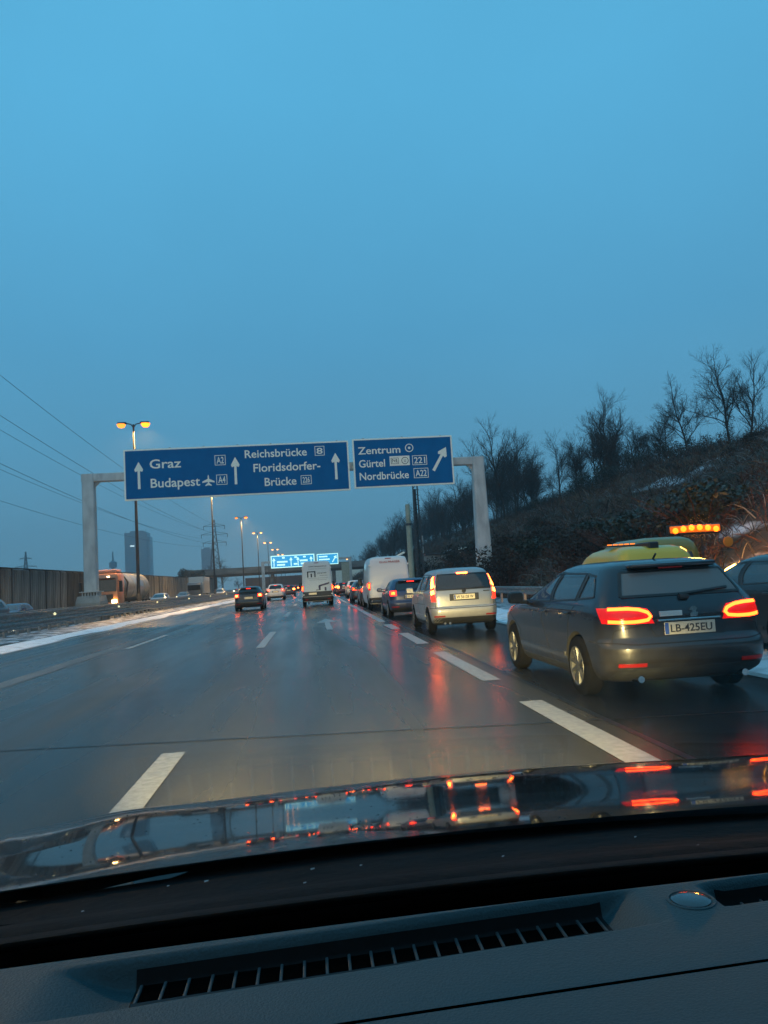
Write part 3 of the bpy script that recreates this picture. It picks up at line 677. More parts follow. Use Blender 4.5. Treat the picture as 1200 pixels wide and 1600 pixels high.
def build_sign2(g, X0, X1, Z0, Z1, Y, white, blue):
    p, W, H = sign_panel(g, X0, X1, Z0, Z1, Y, white, blue, M['sign_back'])
    L = lambda s, u0, u1, v, h: lettering(s, u0*W, v*H, (u1-u0)*W, h*H, -.014, white, p)
    L('Zentrum', .053, .475, .685, .145); L('Gürtel', .056, .315, .42, .15); L('Nordbrücke', .056, .545, .165, .15)
    badge(p, '221', .588, .735, .42, .615, W, H, white, blue); badge(p, 'A22', .595, .742, .155, .355, W, H, white, blue)
    mb = MB(); cx_, cz_ = .565*W, .775*H; n = 20
    ro, ri = .085*H, .068*H
    v = [(cx_+r_*math.cos(2*PI*j/n), y_, cz_+r_*math.sin(2*PI*j/n)) for r_ in (ro, ri) for y_ in (-.018, -.013) for j in range(n)]
    f = []
    for j in range(n): k = (j+1) % n; f += [(j, k, 2*n+k, 2*n+j), (j, n+j, n+k, k), (2*n+j, 2*n+k, 3*n+k, 3*n+j)]
    mb.add(v, f); fan(mb, [(cx_+.026*H*math.cos(2*PI*j/12), cz_+.026*H*math.sin(2*PI*j/12)) for j in range(12)], -.018, -.013); mb.build('centre_symbol', white, p)
    mb = MB(); mb.bbox(.362*W, .562*W, -.018, -.013, .425*H, .62*H, .002); q = mb.build('park_and_ride_plate', white, p)
    mb = MB(); x0, x1, z0, z1 = .375*W, .452*W, .46*H, .585*H; t_ = .025
    for a in ((x0, x1, z0, z0+t_), (x0, x1, z1-t_, z1), (x0, x0+t_, z0+t_, z1-t_), (x1-t_, x1, z0+t_, z1-t_)): mb.box(a[0], a[1], -.022, -.019, a[2], a[3])
    mb.build('plate_frame', M['ink'], p)
    lettering('P+R', x0+.06, z0+.07, x1-x0-.12, z1-z0-.14, -.02, M['ink'], p)
    mb = MB(); cx_, cz_ = .515*W, .522*H; ro, ri = .072*H, .060*H
    v = [(cx_+r_*math.cos(2*PI*j/n), y_, cz_+r_*math.sin(2*PI*j/n)) for r_ in (ro, ri) for y_ in (-.022, -.019) for j in range(n)]
    mb.add(v, f); mb.build('ring_symbol', M['ink'], p); lettering('U', cx_-.06, cz_-.09, .12, .17, -.02, M['ink'], p)
    x0, z0, x1, z1 = .795*W, .29*H, .935*W, .76*H; L_ = math.hypot(x1-x0, z1-z0); an = math.atan2(x1-x0, z1-z0)
    T = lambda a, b: (x0+a*math.cos(an)+b*math.sin(an), z0-a*math.sin(an)+b*math.cos(an))
    mb = MB(); fan(mb, arrow2d(L_, .62), -.018, -.013, T); mb.build('arrow', white, p)
    return p
build_sign2(ga, X0b, X1b, Z0b, Z1b, -.62, M['sign_white'], M['blue'])

# far gantry with lit signs
G2 = 232.
g2 = empty('lit_sign_gantry', (0, G2, 0)); tag(g2, 'distant gantry with two brightly lit cyan and white direction signs above the traffic', 'sign gantry')
M['lit_blue'] = glow('lit_sign_blue', (.02, .42, .85), .9); M['lit_white'] = glow('lit_sign_white', (.60, 1.0, .92), 1.25)
xa, za = at(423, 872, G2); xb, zb = at(492, 884, G2); xl = at(411, 890, G2)[0]; xr = at(547, 880, G2)[0]
Zt, Zb = at(457, 867, G2)[1], at(457, 886.5, G2)[1]
p, W, H = sign_panel(g2, xa, xb, Zb, Zt, -.5, M['lit_white'], M['lit_blue'], M['sign_back'], bw=.28)
for u in (.07, .46, .62, .92):
    mb = MB(); fan(mb, [(a+u*W, b+.12*H) for a, b in arrow2d(.7*H, .9)], -.03, -.013); mb.build('arrow', M['lit_white'], p)
for (u0, u1, v) in ((.14, .32, .18), (.14, .38, .42), (.52, .60, .2), (.68, .86, .2), (.66, .84, .45), (.26, .32, .74), (.54, .60, .74), (.74, .80, .74)):
    mb = MB(); mb.box(u0*W, u1*W, -.03, -.013, v*H, v*H+.13*H); mb.build('text_line', M['lit_white'], p)
xa2, _ = at(495, 872, G2); xb2, _ = at(529, 884, G2); Zt2, Zb2 = at(512, 865, G2)[1], at(512, 882, G2)[1]
p, W, H = sign_panel(g2, xa2, xb2, Zb2, Zt2, -.5, M['lit_white'], M['lit_blue'], M['sign_back'], bw=.22)
for (u0, u1, v) in ((.1, .5, .68), (.1, .6, .42), (.1, .55, .18)):
    mb = MB(); mb.box(u0*W, u1*W, -.03, -.013, v*H, v*H+.12*H); mb.build('text_line', M['lit_white'], p)
x0, z0, x1, z1 = .72*W, .2*H, .92*W, .8*H; L_ = math.hypot(x1-x0, z1-z0); an = math.atan2(x1-x0, z1-z0)
T = lambda a, b: (x0+a*math.cos(an)+b*math.sin(an), z0-a*math.sin(an)+b*math.cos(an))
mb = MB(); fan(mb, arrow2d(L_, 1.), -.03, -.013, T); mb.build('arrow', M['lit_white'], p)
zc_ = (Zb+Zt)/2
for x in (xl, xr): MB().bbox(x-.45, x+.45, -.35, .35, 0, zc_+.3, .05).build('post', M['galv_paint'], g2)
MB().bbox(xl-.45, xr+.45, -.3, .3, zc_-.3, zc_+.35, .05).build('crossbeam', M['galv_paint'], g2)

# ------------------------------------------------------------------ overpass
BY = 262.
M['bridge'] = mat('bridge_concrete', (.20, .19, .175), .9, c2=(.11, .105, .10), scale=.5, detail=8, stretch=(.6, 1, 1.4)); M['girder'] = mat('bridge_girder', (.05, .045, .042), .8, var=.4, scale=.6)
br = empty('overpass', (0, BY, 0)); tag(br, 'low concrete overpass crossing the motorway behind the lit gantry', 'bridge')
ztop = at(400, 885.5, BY)[1]; zdk = at(400, 892, BY)[1]; zbt = at(400, 899, BY)[1]
xlb = at(303, 890, BY)[0]
MB().bbox(xlb, 30, 0, 11, zbt+.2, zdk, .1).build('girder', M['girder'], br)
MB().bbox(xlb-4, 34, -.5, -.1, zdk-.6, ztop, .05).build('parapet', M['bridge'], br)
MB().bbox(xlb-4, 34, 11.1, 11.5, zdk-.6, ztop, .05).build('parapet', M['bridge'], br)
MB().bbox(xlb-4, 34, -.1, 11.1, zdk, zdk+.25, .05).build('deck', M['girder'], br)
for x in (-33, -13.4, 7.6, 24):
    for yy in (2, 8): MB().tube([(x, yy, -.2), (x, yy, zbt+.3)], .55, 10).build('pier', M['bridge'], br, True)
MB().bbox(xlb-5, xlb+1.5, -.6, 12, -.2, zdk-.1, .1).build('abutment', M['bridge'], br)
MB().add([(xlb-45, BY-6, -.2), (xlb-1, BY-6, -.2), (xlb-1, BY+17, -.2), (xlb-45, BY+17, -.2), (xlb-45, BY-1, 4.5), (xlb-3, BY-1, zdk-.2), (xlb-3, BY+12, zdk-.2), (xlb-45, BY+12, 4.5)], [(0, 1, 5, 4), (1, 2, 6, 5), (2, 3, 7, 6), (3, 0, 4, 7), (4, 5, 6, 7)]).build('bridge_ramp', M['soil'], kind='structure')
# reddish retaining wall where the road bends away
M['redwall'] = mat('red_brown_wall', (.12, .055, .045), .9, c2=(.07, .035, .03), scale=.3, detail=7)
o = MB(); o.bbox(-34, 26, 400, 400.6, 0, 6.5, .05)
for k in range(24): o.bbox(-33.6+k*2.5, -33.3+k*2.5, 399.8, 400.0, 0, 6.6, .02)
tag(o.build('retaining_wall', M['redwall']), 'long reddish brown wall across the motorway seen under the overpass', 'wall')

# ------------------------------------------------------------------ towers, pylons, wires
M['glassf'] = mat('tower_glass', (.10, .15, .19), .25, .2, c2=(.13, .19, .24), scale=.05, stretch=(1, 1, 1)); M['glassf2'] = mat('tower_bands', (.05, .075, .10), .3)
M['steel'] = mat('pylon_steel', (.07, .075, .08), .6, .4)
def tower(px0, px1, pyt, Y, label, spot=None):
    x0, z = at(px0, pyt, Y); x1, _ = at(px1, pyt, Y); o = empty('skyscraper', ((x0+x1)/2, Y, 0)); tag(o, label, 'skyscraper'); w_ = (x1-x0)/2
    MB().bbox(-w_, w_*.8, 0, 34, 0, z, .5).build('tower_body', M['glassf'], o)
    MB().bbox(w_*.8, w_, 4, 30, 0, z*.93, .5).build('side_wing', M['glassf'], o)
    b = MB(); n = int(z/4.2)
    for k in range(n): b.box(-w_-.15, w_*.8+.15, -.3, 34.2, 3+k*4.2, 4.2+k*4.2)
    b.build('floor_band', M['glassf2'], o, kind='stuff')
    b = MB()
    for k in range(13): x = -w_+1+(w_*1.8-2)*k/12; b.box(x-.25, x+.25, -.5, -.31, 0, z-1)
    b.build('mullion', M['glassf'], o, kind='stuff')
    b = MB(); b.bbox(-w_*.6, w_*.5, 6, 26, z, z+3.5, .3); b.build('roof_plant', M['glassf2'], o)
    for q in (-w_*.9, w_*.72): MB().tube([(q, 2, z), (q, 2, z+5)], .35, 5).build('roof_mast', M['steel'], o)
    if spot: MB().box(-w_*.55, w_*-.2, -.9, -.6, z*.775, z*.80).build('lit_logo', glow('lit_logo', (.8, .95, 1.), 1.2), o)
    return o
tower(194, 233, 833, 1500, 'hazy blue glass skyscraper on the left horizon behind the street lamp pole', True)
tower(314, 331, 858, 1750, 'smaller hazy tower block on the horizon left of the pylon')
xt, zt_ = at(176, 862, 1400)
o = empty('telecom_tower', (xt, 1400, 0)); tag(o, 'thin distant telecom tower with a wide head left of the skyscraper', 'tower')
MB().tube([(0, 0, 0), (0, 0, zt_*.75), (0, 0, zt_)], [3, 2, 1], 8).build('shaft', M['glassf2'], o); MB().lathe([(zt_*.62, 2), (zt_*.66, 7), (zt_*.76, 7), (zt_*.8, 2)], axis='z', n=12).build('head', M['glassf2'], o)
def pylon(x, y, H, arms, wb, label, t=.16):
    o = empty('power_pylon', (x, y, 0)); tag(o, label, 'power pylon')
    def hw(z): return wb*(1-z/H)**1.15+.35
    L = MB(); n = 11; zs = [H*(1-(1-k/n)**1.25) for k in range(n+1)]
    for sx, sy in ((1, 1), (1, -1), (-1, 1), (-1, -1)): L.tube([(sx*hw(z), sy*hw(z), z) for z in zs], t, 4)
    L.build('leg_frame', M['steel'], o)
    B = MB()
    for k in range(n):
        a, c = zs[k], zs[k+1]; p, q = hw(a), hw(c)
        for s in (1, -1):
            B.tube([(-p, s*p, a), (q, s*q, c)], t*.55, 3); B.tube([(p, s*p, a), (-q, s*q, c)], t*.55, 3); B.tube([(s*p, -p, a), (s*q, q, c)], t*.55, 3); B.tube([(s*p, p, a), (s*q, -q, c)], t*.55, 3)
    B.build('bracing', M['steel'], o)
    for z, a in arms:
        A = MB()
        for s in (1, -1):
            A.tube([(s*.3, -.3, z), (s*a, 0, z+.15)], t*.8, 4); A.tube([(s*.3, .3, z), (s*a, 0, z+.15)], t*.8, 4); A.tube([(s*.3, 0, z+1.6), (s*a, 0, z+.2)], t*.8, 4)
            A.tube([(s*a*.97, 0, z), (s*a*.97, 0, z-1.6)], .16, 5)
        A.build('cross_arm', M['steel'], o)
    return o
xp, zp = at(334, 812, 400); H1 = zp
za_ = [at(335, q, 400)[1] for q in (822.5, 835.5, 848.5)]
pylon(xp, 400, H1, [(za_[0], 5.5), (za_[1], 6.8), (za_[2], 6.0)], 3.2, 'steel lattice pylon with three cross arms beside the second lamp pole', .15)
xq, zq = at(40, 862, 900); pylon(xq, 900, zq, [(zq*.86, 6.5), (zq*.70, 12)], 4.5, 'small distant pylon above the noise wall at the far left', .45)
P2 = (-70., 36., (58., 47., 37.)); pylon(P2[0], P2[1], 64, [(58, 9), (47, 11), (37, 10)], 4.5, 'near pylon of the power line, outside the left edge', .2)
for k in range(3):
    for s in (1, -1):
        a = Vector((xp+s*(5.5, 6.8, 6.0)[k]*.97, 400, za_[k]-1.6)); c = Vector((P2[0]+s*(9, 11, 10)[k]*.97, P2[1], P2[2][k]-1.6)); pts = []
        for i in range(41): t_ = i/40; q = a.lerp(c, t_); q.z -= 4*6.5*t_*(1-t_); pts.append(q)
        o = MB().tube(pts, .045, 4).build('power_cable', M['steel']); tag(o, 'thin sagging overhead power cable running from the pylon to the upper left edge', 'cable', 'overhead power cables')
# trees near the pylon, beyond the bridge
for i, (px, Y, s, l) in enumerate(((345, 300, 1.1, 'bare tree by the pylon foot beyond the left end of the overpass'), (322, 310, .8, 'smaller bare tree left of the pylon behind the overpass'), (372, 330, .55, 'low tree behind the overpass parapet, right of the pylon'))):
    o = copy_tree(TREES[i]); o.location = (at(px, 890, Y)[0], Y, 0); o.scale = (s,)*3; tag(o, l, 'tree', '')
for i, (px, Y, l) in enumerate(((292, 250, 'dark bush on the abutment at the left end of the overpass'), (306, 252, 'second dark bush beside the overpass abutment'))):
    o = MB()
    for k in range(8): leaves(o, (rng.uniform(-2, 2), rng.uniform(-1, 1), rng.uniform(0, 2)), (1.4, 1.4, 1.2), 120, .22)
    o = o.build('bush', M['ivy2']); o.location = (at(px, 890, Y)[0], Y, 6.0 if i == 0 else 5.6); tag(o, l, 'bush')
# far tree line
for i in range(26):
    y = 640+rng.uniform(-40, 60); x = -420+i*38+rng.uniform(-10, 10)
    o = copy_tree(TREES[i % 4]); o.location = (x, y, 0); s = rng.uniform(.9, 1.4); o.scale = (s*1.4, s*1.4, s); tag(o, 'tree in the hazy distant tree line at the horizon', 'tree', 'trees of the distant tree line')

# ------------------------------------------------------------------ masts and cabin right of the road
M['beige'] = mat('beige_mast', (.40, .38, .28), .6, c2=(.30, .29, .22), scale=2)
Y = 76; x, zt_ = at(636.5, 788, Y); _, zm = at(638, 819, Y)
o = empty('antenna_mast', (x, Y, 0)); tag(o, 'beige cylindrical antenna mast, stepped and slim, right of the white van', 'mast')
MB().lathe([(-.3, .30), (zm, .27)], axis='z', n=14).build('mast_tube', M['beige'], o, True); MB().lathe([(zm, .20), (zm+.05, .24), (zt_-.15, .24), (zt_, .20)], axis='z', n=14).build('antenna_cover', M['beige'], o, True)
MB().lathe([(zm-.15, .31), (zm+.08, .31)], axis='z', n=14).build('collar', M['steel'], o, True)
Y = 79; x, zt_ = at(648, 756, Y); o = empty('lattice_mast', (x, Y, 0)); tag(o, 'dark lattice radio mast with cables beside the beige mast, below the exit sign', 'mast')
L = MB(); Bm = MB(); n = 22
for s1, s2 in ((1, 1), (-1, 1), (1, -1), (-1, -1)): L.tube([(s1*.36, s2*.36, -.3), (s1*.22, s2*.22, zt_)], .055, 4)
for k in range(n):
    a = zt_*k/n; c = zt_*(k+1)/n; p = .36-.14*k/n
    for s in (1, -1): Bm.tube([(-p, s*p, a), (p, s*p, c)], .03, 3); Bm.tube([(s*p, p, a), (s*p, -p, c)], .03, 3)
for k in range(14): Bm.box(.2, .42, -.05, .05, zt_*.3+k*.55, zt_*.3+k*.55+.05)
L.build('mast_leg', M['steel'], o); Bm.build('bracing', M['steel'], o)
MB().tube([(-.05, 0, 0), (-.05, 0, zt_*.95)], .13, 8).build('cable_duct', M['pole'], o, True)
for q, dz in ((.5, .35), (.5, .45)): MB().bbox(.3, .5, -.1, .1, zt_*dz, zt_*dz+.7, .03).build('antenna', M['galv'], o)
x, z = at(700, 893, 84); o = empty('equipment_cabin', (x, 84, z)); tag(o, 'pale equipment cabin half hidden in brush on the slope, left of the gantry post', 'cabin')
_, zt_ = at(700, 864, 84); h_ = zt_-z; wd = (at(735, 880, 84)[0]-at(673, 880, 84)[0])/2
MB().bbox(-wd, wd, 0, 2.6, -.5, h_-.15, .03).build('cabin_wall', M['concrete'], o); MB().bbox(-wd-.15, wd+.15, -.15, 2.8, h_-.14, h_+.04, .03).build('roof', M['trim'], o)
MB().bbox(-wd+.3, -wd+1.2, -.05, -.003, .0, h_*.75, .01).build('door', M['galv'], o)
for k in range(3): MB().bbox(-wd+1.6+k*.95, -wd+2.35+k*.95, -.05, -.003, h_*.30, h_*.7, .01).build('louvre', M['galv'], o)
x, z = at(727, 874, 80); _, zt_ = at(727, 855, 80); h_ = zt_-z; o = empty('signal_box', (x, 80, z)); tag(o, 'square white framed board with a dark middle beside the right gantry post', 'board')
MB().bbox(-.62, .62, 0, .25, 0, h_, .04).build('frame', M['sign_white'], o); MB().bbox(-.38, .38, -.03, -.003, h_*.12, h_*.82, .01).build('dark_panel', M['black'], o); MB().tube([(0, .12, -2.4), (0, .12, 0)], .07, 6).build('post', M['steel'], o)
# white boom seen over the van roof
x, z = at(600, 878, 60); x2, z2 = at(632, 863, 60); o = empty('barrier_boom', (x, 60, 0)); tag(o, 'white tilted boom arm sticking up behind the roof of the white van', 'boom')
MB().tube([(0, 0, z-.1), (x2-x, 0, z2)], .08, 6).build('arm', M['sign_white'], o); MB().tube([(.5, 0, z-.25), (x2-x, .0, z2-.35)], .04, 6).build('stay', M['sign_white'], o); MB().bbox(-.2, .2, -.2, .2, -.1, z, .03).build('post', M['galv'], o)
# bluish portal leg and pale building band beside the far gantry
x, _ = at(540, 890, 225); MB_ = MB(); MB_.bbox(x-1.1, x+1.1, 225, 226.5, 0, 7.2, .05); o = MB_.build('equipment_tower', M['beige']); tag(o, 'narrow pale cabinet tower at the foot of the lit gantry right post', 'cabinet')
x, z = at(517, 893, 300); o = MB(); o.bbox(x, x+14, 300, 309, 0, z+1.0, .1); o = o.build('white_building', M['sign_white']); tag(o, 'low white roofed building glimpsed under the right end of the overpass', 'building')
# ------------------------------------------------------------------ vehicles
def pchip(xs, ys):
    xs = np.array(xs, float); ys = np.array(ys, float); h = np.diff(xs); d = np.diff(ys)/h; m = np.zeros(len(xs))
    m[0], m[-1] = d[0], d[-1]
    for i in range(1, len(xs)-1):
        if d[i-1]*d[i] > 0: w1 = 2*h[i]+h[i-1]; w2 = h[i]+2*h[i-1]; m[i] = (w1+w2)/(w1/d[i-1]+w2/d[i])
    def f(x):
        x = min(max(x, xs[0]), xs[-1]); i = int(min(max(np.searchsorted(xs, x)-1, 0), len(xs)-2)); t = (x-xs[i])/h[i]
        return ((1+2*t)*(1-t)**2*ys[i] + t*(1-t)**2*h[i]*m[i] + t*t*(3-2*t)*ys[i+1] + t*t*(t-1)*h[i]*m[i+1])
    return f
class Shape:
    """car body surface P(u, z): u 0 rear centre, 1-2 rear corner, 2-3 flank, 3-4 front corner, 5 front centre; negative u = left side"""
    def __init__(s, table, ax=.35, ay=.30, p=2.4, fx=.45, fy=.45, fp=2.3):
        t = np.array(table); s.z0, s.z1 = t[0, 0], t[-1, 0]
        s.yr, s.yf, s.w = (pchip(t[:, 0], t[:, k]) for k in (1, 2, 3)); s.ax, s.ay, s.p, s.fx, s.fy, s.fp = ax, ay, p, fx, fy, fp
    def P(s, u, z):
        if abs(u) > 5: q = s.P(math.copysign(10-abs(u), u), z); return Vector((-q.x, q.y, q.z))
        sg = 1 if u >= 0 else -1; u = abs(u); yr, yf, w_ = s.yr(z), s.yf(z), s.w(z); ax = s.ax*w_/.9; fx = s.fx*w_/.9
        ay = min(s.ay, (yf-yr)*.3); fy = min(s.fy, (yf-yr)*.3)
        if u <= 1: x, y = (w_-ax)*u, yr
        elif u <= 2: a = (u-1)*PI/2; x = w_-ax+ax*math.sin(a)**(2/s.p); y = yr+ay*(1-math.cos(a)**(2/s.p))
        elif u <= 3: x = w_; y = yr+ay+(yf-fy-yr-ay)*(u-2)
        elif u <= 4: a = (u-3)*PI/2; x = w_-fx+fx*max(0, math.cos(a))**(2/s.fp); y = yf-fy+fy*math.sin(a)**(2/s.fp)
        else: x = (w_-fx)*(5-u); y = yf
        c = (y-(yr+yf)/2)/((yf-yr)/2+1e-6)
        x *= 1-.035*c*c
        if u < 2: y += .025*(x/w_)**2
        return Vector((sg*x, y, z))
    def u(s, q):
        """(kind, value, z) -> u; kinds: 'y' flank at that y, 'x' rear face, 'f' front face, 'u' direct"""
        k, v, z = q
        if k == 'u': return v
        yr, yf, w_ = s.yr(z), s.yf(z), s.w(z)
        lo, hi = {'y': (0, 5), 'x': (0, 2), 'f': (5, 3)}[k]
        tgt = v if k == 'y' else abs(v)
        sg = -1 if (k != 'y' and v < 0) else 1; wrap = k == 'f' and v < 0
        f = (lambda u: s.P(u, z).y) if k == 'y' else (lambda u: s.P(u, z).x)
        if k == 'y':
            lo, hi = 0.6, 4.4
        for _ in range(26):
            m_ = (lo+hi)/2
            if f(m_) < tgt: lo = m_
            else: hi = m_
        return 10-(lo+hi)/2 if wrap else sg*(lo+hi)/2
    def N(s, u, z):
        e = .01; a = s.P(u+e, z)-s.P(u-e, z); b = s.P(u, min(z+e, s.z1))-s.P(u, max(z-e, s.z0)); n = a.cross(b)
        if n.length < 1e-9: return Vector((0, -1, 0))
        n.normalize(); p = s.P(u, z); c = Vector((0, (s.yr(z)+s.yf(z))/2, z-.3))
        return n if n.dot(p-c) > 0 else -n
US = [0, .35, .7, 1, 1.12, 1.25, 1.4, 1.55, 1.7, 1.82, 1.92, 2, 2.12, 2.25, 2.4, 2.55, 2.7, 2.85, 3, 3.1, 3.25, 3.4, 3.55, 3.7, 3.85, 4, 4.5]
RING = US + [5] + [-q for q in reversed(US) if q > 0]
def hull(S, zs, top=True, bot=True):
    mb = MB(); n = len(RING); v = []; f = []
    for z in zs: v += [S.P(u, z) for u in RING]
    for k in range(len(zs)-1):
        for j in range(n): f.append((k*n+j, k*n+(j+1) % n, (k+1)*n+(j+1) % n, (k+1)*n+j))
    if bot: f.append(tuple(range(n))[::-1])
    if top: f.append(tuple((len(zs)-1)*n+j for j in range(n)))
    return mb.add(v, f)
def polyline(S, pts, n, sg):
    q = [(S.u(p), p[2]) for p in pts]; d = [0]
    for i in range(1, len(q)): d.append(d[-1]+(S.P(*q[i])-S.P(*q[i-1])).length)
    out = []
    for k in range(n+1):
        t = d[-1]*k/n; i = min(int(np.searchsorted(d, t, 'right'))-1, len(q)-2); i = max(i, 0); a = (t-d[i])/max(1e-9, d[i+1]-d[i])
        out.append((sg*(q[i][0]+(q[i+1][0]-q[i][0])*a), q[i][1]+(q[i+1][1]-q[i][1])*a))
    return out
def patch(S, bot, top, o=.003, th=.012, n=10, m=4, sg=1, mb=None, mi=0):
    """closed thin shell between two polylines on the body surface, o proud of it and th thick"""
    mb = mb or MB(); A = polyline(S, bot, n, sg); B = polyline(S, top, n, sg); v = []; w_ = n+1
    for layer in (o, o-th):
        for j in range(m+1):
            for i in range(n+1):
                u = A[i][0]+(B[i][0]-A[i][0])*j/m; z = A[i][1]+(B[i][1]-A[i][1])*j/m; v.append(S.P(u, z)+S.N(u, z)*layer)
    f = []; K = w_*(m+1)
    for j in range(m):
        for i in range(n): a = j*w_+i; f += [(a, a+1, a+w_+1, a+w_), (K+a, K+a+w_, K+a+w_+1, K+a+1)]
    for i in range(n): f += [(i, K+i, K+i+1, i+1), (m*w_+i, m*w_+i+1, K+m*w_+i+1, K+m*w_+i)]
    for j in range(m): a = j*w_; b = a+n; f += [(a, a+w_, K+a+w_, K+a), (b, K+b, K+b+w_, b+w_)]
    return mb.add(v, f, mi)
def strip(S, pts, wd, o=.006, th=.01, n=14, sg=1, mb=None, taper=None, mi=0):
    """a narrow band along a path on the surface (lamp tubes, seams, trim)"""
    mb = mb or MB(); A = polyline(S, pts, n, sg); P = [S.P(*a) for a in A]; Nn = [S.N(*a) for a in A]; v = []
    for i in range(n+1):
        d = (P[min(i+1, n)]-P[max(i-1, 0)]).normalized(); s_ = d.cross(Nn[i]).normalized()*wd/2
        if taper: s_ = s_*taper(i/n)
        for a, b in ((-1, o-th), (-1, o), (1, o), (1, o-th)): v.append(P[i]+s_*a+Nn[i]*b)
    f = []
    for i in range(n):
        for j in range(4): f.append((i*4+j, i*4+(j+1) % 4, (i+1)*4+(j+1) % 4, (i+1)*4+j))
    f += [(0, 3, 2, 1), (n*4, n*4+1, n*4+2, n*4+3)]
    return mb.add(v, f, mi)
def cut_arches(o, centers, r, w_):
    c = MB()
    for y, z in centers:
        for s in (-1, 1): c.lathe([(s*(w_-.27), r), (s*(w_+.3), r)], (0, y, z), 'x', 28)
    co = c.build('cutter', M['well']); md = o.modifiers.new('b', 'BOOLEAN'); md.operation = 'DIFFERENCE'; md.solver = 'EXACT'; md.object = co
    dg = bpy.context.evaluated_depsgraph_get(); me = bpy.data.meshes.new_from_object(o.evaluated_get(dg)); o.modifiers.clear(); old = o.data; o.data = me; bpy.data.meshes.remove(old)
    cm = co.data; bpy.data.objects.remove(co); bpy.data.meshes.remove(cm)
    for p in me.polygons:
        q = p.center
        for y, z in centers:
            if math.hypot(q.y-y, q.z-z) < r+.004 and abs(q.x) < w_-.0 and (abs(p.normal.x) < .35 or abs(q.x) < w_-.2): p.material_index = 1
    return o
def wheel_mesh(r, wd, spokes, alloy):
    t = MB(); pr = [(-wd/2, r*.66), (-wd/2, r*.80), (-wd/2+.01, r*.93), (-wd/2+.035, r), (wd/2-.035, r), (wd/2-.01, r*.93), (wd/2, r*.80), (wd/2, r*.66)]
    t.lathe(pr, (0, 0, 0), 'x', 32, cap=False); tm = t.build('wheel', M['rubber'], None, True)
    q = MB(); a = wd/2
    q.lathe([(a-.01, r*.67), (a+.006, r*.655), (a-.01, r*.60), (a-.07, r*.58), (a-.10, r*.2)], (0, 0, 0), 'x', 32, cap=False)
    q.lathe([(a-.06, r*.17), (a-.012, r*.16), (a-.004, r*.10), (a-.004, .0)], (0, 0, 0), 'x', 16)
    for k in range(spokes):
        th = 2*PI*k/spokes; M4 = Matrix.Rotation(th, 4, 'X')
        hw = r*(.055 if spokes > 8 else .10)
        q.add([M4 @ Vector(p) for p in ((a-.05, -hw*1.5, r*.12), (a-.05, hw*1.5, r*.12), (a-.035, hw, r*.61), (a-.035, -hw, r*.61), (a-.012, -hw*.8, r*.12), (a-.012, hw*.8, r*.12), (a+.0, hw*.6, r*.62), (a+.0, -hw*.6, r*.62))],
              [(0, 3, 2, 1), (4, 5, 6, 7), (0, 1, 5, 4), (1, 2, 6, 5), (2, 3, 7, 6), (3, 0, 4, 7)])
    rm = q.build('rim', M['alloy' if alloy else 'hub'], tm, False)
    d = MB(); d.lathe([(a-.12, r*.56), (a-.11, r*.56)], (0, 0, 0), 'x', 20); d.build('brake_disc', M['well'], tm)
    return tm
def add_wheels(root, ys, r, hw, spokes=10, alloy=True, wd=.21):
    w0 = wheel_mesh(r, wd, spokes, alloy); first = True
    for y in ys:
        for s in (1, -1):
            o = w0 if first else copy_tree(w0); first = False
            o.parent = root; o.location = (s*(hw-wd/2), y, r); o.rotation_euler = (random.uniform(0, 1), 0, 0 if s > 0 else PI)
def plate(root, y, z, txt, lit=False, x=0, w_=.52, h_=.12, eu=True, front=False):
    b = MB(); b.bbox(-w_/2, w_/2, -.008, 0, -h_/2, h_/2, .003); p = b.build('number_plate', M['plate_lit' if lit else 'plate'], root); p.location = (x, y, z)
    if eu: MB().box(-w_/2+.006, -w_/2+.046, -.0095, -.0082, -h_/2+.006, h_/2-.006).build('country_strip', M['eu'], p)
    if txt: lettering(txt, -w_/2+.065, -h_*.30, w_-.10, h_*.6, -.0082, M['ink'], p)
    return p
def seam(S, root, pts, sgs=(1, -1), wd=.008, n=20, name='panel_gap'):
    mb = MB()
    for s in sgs: strip(S, pts, wd, .0015, .006, n, s, mb)
    return mb.build(name, M['gap'], root)
